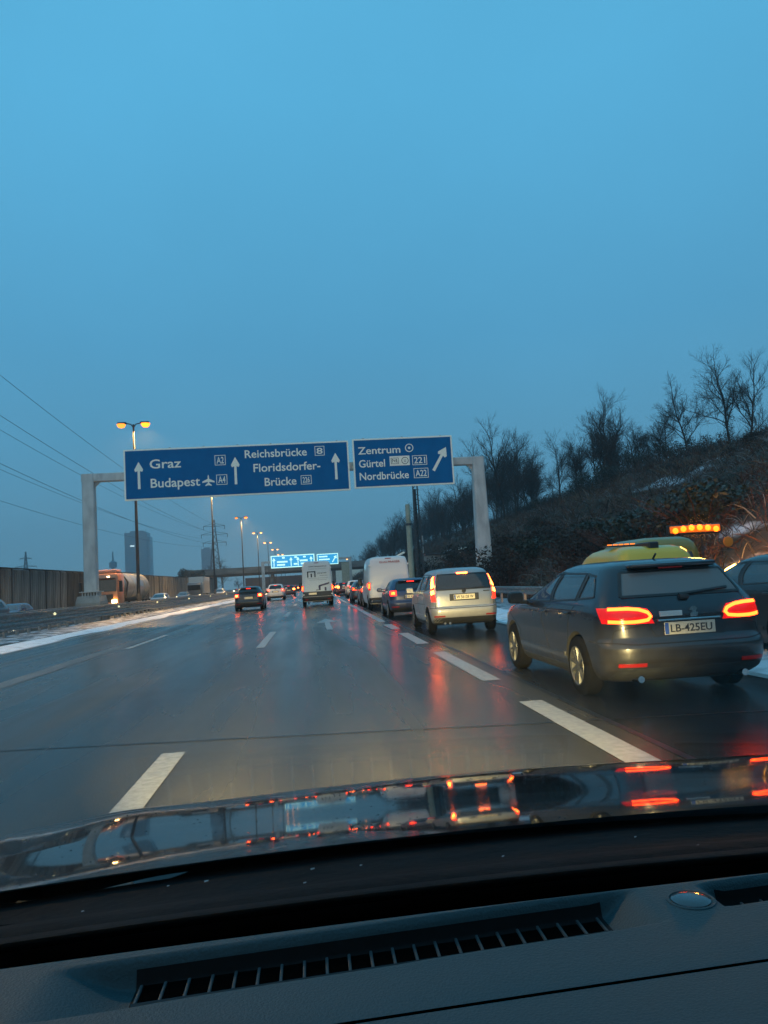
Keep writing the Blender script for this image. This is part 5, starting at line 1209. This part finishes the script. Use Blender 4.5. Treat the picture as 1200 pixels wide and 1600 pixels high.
# oncoming traffic
def oncoming(x, y, pm_, label, near=False, s=1., sz=None, on=True):
    o = hcopy(x, y+4, pm_, label, M['red_dull'], s, PI, M['red_dull'], sz=sz)
    for c in o.children:
        if c.name.startswith('headlight'):
            for sl_ in c.material_slots: sl_.link = 'OBJECT'; sl_.material = M['head_on'] if on else M['clear']
    return o
oncoming(-17.0, 39.4, P_['blue'], 'pale blue car with lights on, cut by the left edge, behind the crash barrier', s=1.04, sz=1.16)
oncoming(-20.6, 53.5, P_['navy'], 'low dark blue car in front of the noise wall, second from the left edge', s=1.0, sz=.92)
oncoming(-17.3, 88, P_['lightgrey'], 'light coloured oncoming car passing right of the truck and the lamp pole', on=False)
oncoming(-15.9, 134, P_['lightgrey'], 'oncoming car with blazing white headlights near the end of the barrier', sz=1.15)
oncoming(-19.6, 118, P_['grey'], 'dark oncoming car in front of the pale box truck')
for i, (x, y) in enumerate(((-16.2, 178), (-19.8, 205), (-16.4, 224))): hcopy(x, y, P_['black'], 'tiny far off oncoming car with white headlights under the overpass', M['head_on'], rz=0, group='far oncoming cars', lens=M['head_on'])
# tanker truck
tk = empty('tanker_truck'); place(tk, -15.2, 57.5, 0, 'orange cab tanker truck with one dazzling headlight coming towards us behind the barrier', cat='truck')
def shell(pts, w_, mb, M4=None): mb.prism(pts, -w_, w_, 'yz')
q = MB(); q.bbox(-1.22, 1.22, 0, 1.9, .45, 3.05, .16); q.bbox(-1.05, 1.05, .25, 1.9, 3.0, 3.35, .12); q.build('cab', P_['orange'], tk, True)
MB().bbox(-1.08, 1.08, -.03, .02, 1.75, 2.62, .05).build('windscreen', M['glass_dark'], tk); MB().bbox(-1.06, 1.06, -.0, .04, 1.76, 2.60, .05).build('dark_interior', M['black'], tk)
MB().bbox(-.85, .85, -.04, .02, .95, 1.55, .04).build('grille', M['trim'], tk); MB().bbox(-1.24, 1.24, -.10, .3, .38, .80, .06).build('bumper', P_['orange'], tk)
MB().bbox(-1.05, 1.05, -.22, .05, 2.66, 2.74, .03).build('sun_visor', M['black'], tk)
for s in (1, -1):
    q = MB(); q.bbox(s*.95-.17, s*.95+.17, -.14, -.09, .92, 1.12, .03); q.build('headlight', M['head_near' if s > 0 else 'head_on'], tk)
    q = MB(); q.bbox(s*1.42-.11, s*1.42+.11, -.1, .1, 1.7, 2.5, .03); q.tube([(s*1.2, .1, 2.5), (s*1.42, 0, 2.45)], .03, 5); q.build('wing_mirror', M['black'], tk)
    MB().bbox(s*.55-.10, s*.55+.10, -.06, -.02, 2.80, 2.86, .02).build('marker_lamp', M['head_on'], tk)
q = MB(); q.lathe([(2.6, .7), (2.75, 1.0), (3.0, 1.14), (11.2, 1.14), (11.5, 1.0), (11.6, .7)], (0, 0, 2.05), 'y', 28); q.build('tank', P_['tank'], tk, True)
q = MB()
for y in (3.4, 5.4, 7.4, 9.4, 11.0): q.lathe([(y, 1.145), (y+.02, 1.17), (y+.12, 1.17), (y+.14, 1.145)], (0, 0, 2.05), 'y', 28)
q.build('tank_band', M['galv'], tk, True)
q = MB(); q.tube([(1.1, 2.7, 1.2), (1.18, 3.2, 2.4), (.6, 3.4, 3.2)], .07, 8); q.tube([(-.3, 3.4, 3.24), (-.3, 11, 3.24)], .03, 5); q.tube([(.3, 3.4, 3.24), (.3, 11, 3.24)], .03, 5); q.build('pipework', M['trim'], tk, True)
MB().bbox(-.45, .45, .6, 11.4, .75, 1.0, .04).build('chassis', M['well'], tk)
wt = wheel_mesh(.5, .30, 6, False); ff = True
for y in (1.0, 3.6, 8.4, 9.7, 11.0):
    for s in (1, -1):
        o = wt if ff else copy_tree(wt); ff = False; o.parent = tk; o.location = (s*1.03, y, .5); o.rotation_euler = (0, 0, 0 if s > 0 else PI)
# pale box truck farther along
bt = empty('box_truck'); place(bt, -20.3, 136, 0, 'pale grey box truck far behind the tanker in front of the noise wall', cat='truck')
MB().bbox(-1.2, 1.2, 0, 2.0, .45, 2.9, .14).build('cab', P_['grey'], bt, True); MB().bbox(-1.27, 1.27, 2.2, 10.5, .95, 3.9, .05).build('cargo_box', P_['lightgrey'], bt)
MB().bbox(-1.05, 1.05, -.03, .02, 1.6, 2.5, .05).build('windscreen', M['glass_dark'], bt); MB().bbox(-.5, .5, .5, 10.3, .6, .95, .03).build('chassis', M['well'], bt)
for y in (1.0, 8.2):
    for s in (1, -1): o = copy_tree(wt); o.parent = bt; o.location = (s*1.03, y, .5); o.rotation_euler = (0, 0, 0 if s > 0 else PI)
for s in (1, -1): MB().bbox(s*.9-.15, s*.9+.15, -.06, -.02, .6, .78, .03).build('headlight', M['head_on'], bt)

# ------------------------------------------------------------------ yellow road service vehicles behind the estate car
def svan(H, W, L, name):
    hw = W/2; r = empty(name)
    tab = [(.28, .10, L-.2, hw*.95), (.42, .02, L-.05, hw*.99), (.60, .0, L, hw), (.9, .03, L-.15, hw), (1.05, .05, L-.6, hw*.985), (1.2, .07, L-1.15, hw*.96), (H*.80, .13, L-1.6, hw*.90), (H*.90, .2, L-1.85, hw*.84), (H*.96, .32, L-2.1, hw*.74), (H*.99, .5, L-2.4, hw*.60), (H, .9, L-2.8, hw*.4)]
    S = Shape(tab, ax=.25, ay=.25, p=2.3, fx=.5, fy=.5, fp=2.2)
    b = hull(S, sorted(set([q[0] for q in tab]+list(np.linspace(.28, H, 20))))).build('body', [P_['yellow'], M['well'], M['trim']], r, True, 38); cut_arches(b, [(.9, .32), (L-.9, .32)], .38, hw)
    add_wheels(r, (.9, L-.9), .32, hw, 6, False)
    patch(S, [('x', -hw*.68, 1.1), ('x', hw*.68, 1.1)], [('x', -hw*.6, H*.79), ('x', hw*.6, H*.79)], .005, .01, 10, 6).build('rear_window', M['glass_dark'], r, True)
    for s in (1, -1):
        patch(S, [('y', .5, 1.12), ('y', L-2.3, 1.12)], [('y', .6, H*.78), ('y', L-2.5, H*.78)], .005, .01, 8, 4, s).build('side_window', M['glass_dark'], r, True)
        patch(S, [('y', L-2.2, 1.12), ('y', L-1.2, 1.12)], [('y', L-2.4, H*.78), ('y', L-1.9, H*.76)], .005, .01, 8, 4, s).build('side_window', M['glass_dark'], r, True)
        patch(S, [('x', hw*.80, .85), ('y', .2, .85)], [('x', hw*.78, 1.15), ('y', .25, 1.15)], .01, .03, 8, 4, s).build('tail_light', M['red_dull'], r, True)
    patch(S, [('x', -hw*.9, .34), ('x', hw*.9, .34)], [('x', -hw*.9, .55), ('x', hw*.9, .55)], .03, .05, 12, 3).build('rear_bumper', M['trim'], r, True)
    return r, S
sv, SS = svan(1.80, 1.86, 4.5, 'service_van'); place(sv, 7.15, 15.2, 0, 'yellow service van with a slim amber light bar on its roof, behind the estate car', cat='van')
q = MB(); q.bbox(-.72, .30, 1.05, 1.33, 1.82, 1.845, .01); q.build('light_bar_base', M['black'], sv)
for k in range(5): MB().bbox(-.70+k*.13, -.60+k*.13, 1.06, 1.10, 1.85, 1.875, .008).build('beacon', M['amber_dim'], sv)
MB().bbox(-.10, .12, .32, 1.0, 1.70, 1.865, .03).build('roof_box', M['black'], sv)
s2, SS2 = svan(2.12, 1.95, 5.0, 'rescue_van'); repaint(s2, P_['olive']); place(s2, 9.55, 19.6, 0, 'taller olive yellow breakdown van under the raised amber warning board', cat='van')
rb = empty('warning_board'); place(rb, 9.92, 19.0, 0, 'raised warning board with a row of six blazing amber lamps over the yellow vans', cat='warning light')
MB().bbox(-.74, .74, .05, .14, 2.10, 2.36, .03).build('board_frame', M['black'], rb)
MB().bbox(-.68, .68, .01, .06, 2.15, 2.33, .03).build('bar_glow', M['amber_bar'], rb)  # glowing strip added behind the lamps to merge them into one blaze
for k in range(6):
    x = -.55+k*.22; q = MB(); q.lathe([(-.06, .0), (-.055, .045), (-.03, .068), (.0, .078)], (x, 0, 2.21+.06*(1-((k-2.5)/2.5)**2)), 'y', 14); q.build('amber_lamp', M['amber_on'], rb, True)
MB().tube([(.3, .30, 0), (.3, .30, 2.2)], .022, 6).build('stand', M['black'], rb)
q = MB(); q.lathe([(-.02, .0), (-.015, .12), (.02, .14)], (.85, 0, 1.86), 'y', 14); q.build('round_reflector', M['amber_lens'], rb)
MB().tube([(.6, .06, 2.2), (.85, .02, 1.95)], .02, 5).build('bracket', M['steel'], rb)
ld = bpy.data.lights.new('amber_light', 'SPOT'); ld.energy = 700; ld.color = (1., .42, .06); ld.spot_size = math.radians(160); ld.spot_blend = .5; ld.shadow_soft_size = .3
lo = bpy.data.objects.new('amber_light', ld); col.objects.link(lo); lo.parent = rb; lo.location = (0, -.25, 2.25); lo.rotation_euler = (math.radians(70), 0, PI)
ld = bpy.data.lights.new('amber_light', 'SPOT'); ld.energy = 2200; ld.color = (1., .38, .05); ld.spot_size = math.radians(165); ld.spot_blend = .5; ld.shadow_soft_size = .3
lo = bpy.data.objects.new('amber_light', ld); col.objects.link(lo); lo.parent = rb; lo.location = (1.0, 1.3, 2.6); lo.rotation_euler = (math.radians(104), 0, math.radians(-25))
# dark car at the right edge
dc = copy_tree(est); 
for ch in list(dc.children_recursive):
    if ch.name.split('.')[0] in ('sticker', 'badge', 'country_strip', 'lettering', 'roof_rail'): bpy.data.objects.remove(ch)
repaint(dc, P_['black']); relamp(dc, M['red_dull'], M['red_dull']); place(dc, 7.22, 9.0, math.radians(4), 'black car standing at the right edge of the frame beside the dark grey estate car')

ls_ = MB()
for k in range(6): ls_.bbox(-.585+k*.018, -.57+k*.018+.02, .33+k*.012, .345+k*.012, 1.18+k*.024, 1.192+k*.024, .003)
ls_.build('beacon_reflection', M['amber_dim'], dc)  # glowing beads stand in for the beacon's reflection on the rear glass

# ------------------------------------------------------------------ our own car: bonnet, scuttle, windscreen, dashboard, headlights
M['bead'] = mat('water_bead', (.03, .035, .04), .05, spec=.6)
own = empty('own_car', (.35, 0, 0)); tag(own, 'car with black glossy bonnet and dark dashboard filling the bottom of the picture', 'car')
M['bonnet'] = mat('bonnet_paint', (.009, .010, .012), .02, .0, coat=.35, spec=.5)
nb = M['bonnet'].node_tree; bb = nb.nodes['Principled BSDF']; bb.inputs['IOR'].default_value = 1.5
g = nb.nodes.new('ShaderNodeTexCoord'); n_ = nb.nodes.new('ShaderNodeTexNoise'); n_.inputs['Scale'].default_value = 55; n_.inputs['Detail'].default_value = 8; nb.links.new(g.outputs['Object'], n_.inputs[0])
r_ = nb.nodes.new('ShaderNodeMapRange'); r_.inputs[1].default_value = .45; r_.inputs[2].default_value = .72; r_.inputs[3].default_value = .015; r_.inputs[4].default_value = .08; nb.links.new(n_.outputs[0], r_.inputs[0]); nb.links.new(r_.outputs[0], bb.inputs['Roughness'])
n_ = nb.nodes.new('ShaderNodeTexNoise'); n_.inputs['Scale'].default_value = 3.5; n_.inputs['Detail'].default_value = 2; nb.links.new(g.outputs['Object'], n_.inputs[0])
bp = nb.nodes.new('ShaderNodeBump'); bp.inputs['Strength'].default_value = .035; bp.inputs['Distance'].default_value = .01; nb.links.new(n_.outputs[0], bp.inputs['Height']); n2_ = nb.nodes.new('ShaderNodeTexNoise'); n2_.inputs['Scale'].default_value = 140; n2_.inputs['Detail'].default_value = 3; nb.links.new(g.outputs['Object'], n2_.inputs[0])
b2_ = nb.nodes.new('ShaderNodeBump'); b2_.inputs['Strength'].default_value = .012; b2_.inputs['Distance'].default_value = .002; nb.links.new(n2_.outputs[0], b2_.inputs['Height']); nb.links.new(bp.outputs[0], b2_.inputs['Normal']); nb.links.new(b2_.outputs[0], bb.inputs['Normal'])
prof_y = [0, .10, .22, .36, .48, .60, .70, .80, .90, .98, 1.04, 1.07]; prof_a = [11.0, 9.4, 7.4, 6.4, 6.6, 7.6, 9.6, 15, 24, 40, 62, 80]
fa = pchip(prof_y, prof_a)
yy = list(np.linspace(0, .72, 40))+list(np.linspace(.74, 1.07, 24)); zz = [0.]
for i in range(1, len(yy)): zz.append(zz[-1]-math.tan(math.radians(fa((yy[i]+yy[i-1])/2)))*(yy[i]-yy[i-1]))
v = []; f = []; NX = 72
for j, (y, z) in enumerate(zip(yy, zz)):
    for i in range(NX+1):
        a = -1+2*i/NX; x = a*1.15; ax = abs(x)
        yr_ = 1.215-.10*x*x; fr = -.05*x*x*(y/1.07)
        side = -.006*ax**2 + .008*math.exp(-((ax-.80)/.13)**2)*min(1, y*3) - (.0 if ax < 1.02 else ((ax-1.02)/.13)**2*.10)
        v.append((x, yr_+y+fr, 1.008+z+side))
for j in range(len(yy)-1):
    for i in range(NX): a = j*(NX+1)+i; f.append((a, a+1, a+NX+2, a+NX+1))
MB().add(v, f).build('bonnet', M['bonnet'], own, True, 180)
q = MB()
for _ in range(420):
    x = rng.uniform(-.95, 1.0); y = rng.uniform(.02, .66); i = int(np.searchsorted(yy, y)); z_ = zz[i-1]+(zz[i]-zz[i-1])*(y-yy[i-1])/(yy[i]-yy[i-1]); ax = abs(x)
    px_, py_, pz_ = x, 1.215-.10*x*x+y-.05*x*x*(y/1.07), 1.008+z_-.006*ax**2+.008*math.exp(-((ax-.80)/.13)**2)*min(1, y*3); r0 = rng.uniform(.0008, .0022)
    q.lathe([(-.0004, r0), (r0*.35, r0*.8), (r0*.55, .0)], (px_, py_, pz_), 'z', 6)
q.build('water_beads', M['bead'], own, True, kind='stuff')
M['scuttle'] = mat('scuttle_plastic', (.016, .018, .020), .8, spec=.15, c2=(.009, .010, .011), scale=6, detail=8, bump=.3, bscale=40)
v = []; f = []; NS = 10
for j in range(NS+1):
    for i in range(41):
        x = -1.15+2.3*i/40; t_ = j/NS; y1 = 1.26-.10*x*x; y0 = .955-.06*x*x; y = y0+(y1-y0)*t_
        z = 1.032+(.978-1.032)*t_-.012*x*x + .006*math.sin(t_*9)*(1-t_)
        v.append((x, y, z))
for j in range(NS):
    for i in range(40): a = j*41+i; f.append((a, a+1, a+42, a+41))
MB().add(v, f).build('scuttle_panel', M['scuttle'], own, True, 180)
q = MB()
for x, y in zip(rng.uniform(-.8, .2, 9), rng.uniform(.2, .9, 9)):
    yv = (.955-.06*x*x)+.25*y; s = rng.uniform(.0007, .0014); zv = 1.032-.047*y-.012*x*x+.004
    q.tube([(x-s*2, yv, zv), (x+s*2, yv+s, zv+s*.4)], [s, s*.7], 5)
q.build('snow_crumbs', M['snow'], own, kind='stuff')
def ws(x, t_): return Vector((x, .95-.06*x*x+(.10-.95)*t_-.0*x, 1.030-.012*x*x+(1.60-1.03)*t_))
M['pane'] = glass('windscreen_pane', (.93, .955, .95), ior=1.35)
v = []; f = []
for j in range(13):
    for i in range(25): x = (-.86+1.72*i/24)*(1-.14*j/12); v.append(ws(x, j/12))
k0 = len(v); v += [p+Vector((0, -.003, -.005)) for p in v[:k0]]
for j in range(12):
    for i in range(24): a = j*25+i; f += [(a, a+1, a+26, a+25), (k0+a, k0+a+25, k0+a+26, k0+a+1)]
MB().add(v, f).build('windscreen', M['pane'], own, True, 180)
M['frit'] = mat('frit_black', (.003, .003, .003), .6)
q = MB(); v = []; f = []
for i in range(41):
    x = -1.05+2.1*i/40; v += [ws(x, -.03)+Vector((0, -.006, -.012)), ws(x, .035)+Vector((0, -.006, -.012))]
for i in range(40): f.append((2*i, 2*i+2, 2*i+3, 2*i+1))
q.add(v, f).build('windscreen_edge_band', M['frit'], own)
# dashboard top: a moulded sheet with two demister troughs
M['dash'] = mat('dashboard_plastic', (.013, .048, .061), .66, c2=(.010, .040, .050), scale=350, detail=2, bump=.22, bscale=420)
M['dash_dark'] = mat('dash_void', (.002, .002, .002), .9, spec=.0)
XO = .35
def sst(a, b, x): t_ = min(1, max(0, (x-a)/(b-a))); return t_*t_*(3-2*t_)
def slot(x, y, xl, xr, yn, yf_, sl_, sr, d):
    """x,y in camera-side metres; returns recess depth"""
    kx = sst(xl, xl+sl_, x)*(1-sst(xr-sr, xr, x)); n0, f0 = yn+.088*x, yf_+.072*x
    return d*kx*sst(n0-.001, n0+.005, y)*(1-sst(f0-.006, f0+.002, y))
def dz(x, y):
    far = .808+.03*(x-.35)-.02*(x-.35)**2
    z = 1.066 + .004*math.cos((x-.35)*2)
    d = slot(x, y, -.262, .318, .6905, .7735, .085, .055, .026) + slot(x, y, .372, .98, .702, .762, .035, .085, .026)
    z -= d
    e_ = y-(far-.014)
    if e_ > 0: z -= .014*(1-math.sqrt(max(0, 1-min(1, e_/.014)**2))) + max(0, e_-.014)*.75
    z -= max(0, .60-y)*.03+max(0, .50-y)**2*1.2
    return z
gx = np.arange(-.42, 1.14, .0055); gy = list(np.arange(.30, .66, .012))+list(np.arange(.66, .83, .0022))+list(np.arange(.83, .99, .012))
def sheet_dash(name, m, sel):
    v = []; f = []; nx_ = len(gx); rows = [y for y in gy if sel(y)]
    for y in rows:
        for x in gx: v.append((x-XO, y+ .04*(x-.35)*0, dz(x, y)))
    for j in range(len(rows)-1):
        for i in range(nx_-1): a = j*nx_+i; f.append((a, a+1, a+nx_+1, a+nx_))
    return v, f
# the cover seam runs slightly askew across the sheet: two panels with a real gap
def seam_y(x): return .616+.055*x
v = []; f = []; nx_ = len(gx)
rows_far = [q for q in gy if q > .63]
for k in range(len(rows_far)+1):
    for x in gx:
        y = (seam_y(x)+.0022) if k == 0 else max(rows_far[k-1]+.078*x, seam_y(x)+.004+k*.0002)
        v.append((x-XO, y, dz(x, y)-(.0015 if k == 0 else 0)))
for j in range(len(rows_far)):
    for i in range(nx_-1): a = j*nx_+i; f.append((a, a+1, a+nx_+1, a+nx_))
dsh = MB().add(v, f).build('dashboard_top', M['dash'], own, True, 180)
v = []; f = []; rows_n = [q for q in np.arange(.30, .60, .012)]
for k in range(len(rows_n)+1):
    for x in gx:
        y = min(rows_n[k], seam_y(x)-.004) if k < len(rows_n) else seam_y(x)-.0022
        v.append((x-XO, y, dz(x, y)-(.0015 if k == len(rows_n) else 0)))
for j in range(len(rows_n)):
    for i in range(nx_-1): a = j*nx_+i; f.append((a, a+1, a+nx_+1, a+nx_))
MB().add(v, f).build('dashboard_cover', M['dash'], own, True, 180)
MB().bbox(-.78, .80, .28, 1.0, .92, .985, .01).build('dashboard_base', M['dash_dark'], own)
M['vent_dark'] = mat('vent_shade_black', (.004, .006, .007), .7, spec=.15)  # near-black that puts the trough's shade into the colour
M['vent'] = mat('vent_plastic', (.034, .052, .060), .5)
def vent(x0, x1, yn, yf_, n):
    g_ = MB(); z = 1.0455
    def yN(x): return yn+.088*x
    def yF(x): return yf_+.072*x
    for i in range(n): 
        a = x0+(x1-x0)*i/n; b = x0+(x1-x0)*(i+1)/n
        g_.add([(a-XO, yN(a)+.008, z+.0009), (b-XO, yN(b)+.008, z+.0009), (b-XO, yF(b)-.008, z+.0009), (a-XO, yF(a)-.008, z+.0009)], [(0, 1, 2, 3)])
    hv = []; hf = []; ny = 34
    for j in range(ny+1):
        for i in range(n*2+1):
            x = x0-.006+(x1-x0+.012)*i/(n*2); y = yN(x)+.0015+(yF(x)-yN(x)-.003)*j/ny; hv.append((x-XO, y, dz(x, y)+.0009))
    for j in range(ny):
        for i in range(n*2): a = j*(n*2+1)+i; hf.append((a, a+1, a+n*2+2, a+n*2+1))
    MB().add(hv, hf).build('vent_shade', M['vent_dark'], own, True, 180)  # dark sheet laid over the trough walls for their shade
    fl = g_.build('vent_opening', M['dash_dark'], own); bar = None  # black sheet stands for the dark down inside the openings
    for i in range(n+1):
        x = x0+(x1-x0)*i/n
        if bar is None: b = MB(); b.bbox(-.0014, .0014, .026, (yf_-yn)-.012, 0, .0030, .0008); bar = b.build('vent_bar', M['vent'], own); o = bar
        else: o = bar.copy(); col.objects.link(o)
        o.location = (x-XO, yN(x)+.005, z)
    b = MB(); c = .030
    b.add([(x0-XO, yN(x0)+c, z+.004), (x1-XO, yN(x1)+c, z+.004), (x1-XO, yN(x1)+c+.0025, z+.0085), (x0-XO, yN(x0)+c+.0025, z+.0085), (x0-XO, yN(x0)+c+.005, z+.004), (x1-XO, yN(x1)+c+.005, z+.004)], [(0, 1, 2, 3), (3, 2, 5, 4)])
    b.build('vent_rail', M['vent'], own)
vent(-.172, .268, .6905, .7735, 21); vent(.40, .92, .702, .762, 24)
q = MB(); q.lathe([(0, .019), (.0015, .0185), (.003, .015), (.004, .009), (.0042, 0.)], (.353-XO, .755, 1.0695), 'z', 28); q.build('light_sensor', mat('sensor_dome', (.02, .022, .025), .12, coat=.6), own, True)
q = MB(); q.lathe([(0, .0235), (.0015, .023), (.0018, .0205), (.0, .0195)], (.353-XO, .755, 1.0695), 'z', 28); q.build('sensor_ring', M['dash'], own, True)
# cabin shell round the camera
M['cabin'] = mat('cabin_lining', (.07, .07, .07), .95)
q = MB(); q.bbox(-.70, .70, -1.9, .06, 1.605, 1.64, .01); q.build('roof_lining', M['cabin'], own)
q = MB(); q.bbox(-.80, .80, -1.95, -1.9, .3, 1.62, .01); q.build('rear_lining', M['cabin'], own)
for s in (1, -1):
    q = MB(); q.bbox(s*.80-.03, s*.80+.03, -1.9, .95, .25, 1.0, .01); q.build('door_lining', M['cabin'], own)
    q = MB(); q.tube([(s*.86, .91, 1.01), (s*.72, .12, 1.59)], .035, 8); q.build('windscreen_pillar', M['cabin'], own, True)
    q = MB(); q.bbox(s*.73-.03, s*.73+.03, -1.9, -.35, 1.0, 1.62, .01); q.build('side_lining', M['cabin'], own)
    q = MB(); q.bbox(s*1.08-.012, s*1.08+.012, 1.0, 2.1, .35, .72, .01); q.build('front_wing', M['bonnet'], own)
MB().bbox(-.90, .90, 2.16, 2.40, .30, .66, .08).build('front_bumper', M['bonnet'], own, True)
MB().bbox(-1.0, 1.0, 1.03, 1.05, .3, 1.0, .005).build('bulkhead', M['dash_dark'], own)
MB().bbox(-.80, .80, -1.9, .95, .22, .28, .01).build('floor_pan', M['cabin'], own)
for s in (1, -1):
    hs_ = MB(); hs_.bbox(s*.68-.14, s*.68+.14, 2.24, 2.38, .56, .69, .03); hh = hs_.build('headlight', M['clear'], own, True)
    sh = MB(); sh.box(s*.68-.22, s*.68+.22, 2.545, 2.55, .6228, .70); sh.box(s*.68-.22, s*.68+.22, 2.36, 2.544, .695, .70); sh.build('headlight_shield', M['black'], hh)  # unseen plates added to cut the beam off at low-beam height
    ld = bpy.data.lights.new('headlight_beam', 'SPOT'); ld.energy = 9500; ld.color = (1., .74, .30); ld.spot_size = math.radians(58); ld.spot_blend = 1.0; ld.shadow_soft_size = .003
    lo = bpy.data.objects.new('headlight_beam', ld); col.objects.link(lo); lo.parent = hh; lo.location = (s*.68, 2.44, .62); lo.rotation_euler = (math.radians(90), 0, math.radians(-3))

# ------------------------------------------------------------------ winter haze
HAZE = 0.00042
if HAZE:
    m = bpy.data.materials.new('haze'); m.use_nodes = True; t = m.node_tree; t.nodes.clear(); o = t.nodes.new('ShaderNodeOutputMaterial'); pv = t.nodes.new('ShaderNodeVolumePrincipled')
    pv.inputs['Color'].default_value = (.80, .88, .95, 1); pv.inputs['Density'].default_value = HAZE; pv.inputs['Anisotropy'].default_value = 0.2; t.links.new(pv.outputs[0], o.inputs['Volume'])
    hzb = MB().box(-1700, 1700, -90, 2400, -1.2, 190).build('haze', m, kind='stuff')
# nothing may be left hanging at the origin
for o in list(bpy.data.objects):
    if o.type == 'MESH' and o.name.split('.')[0] in ('cutter',): bpy.data.objects.remove(o)
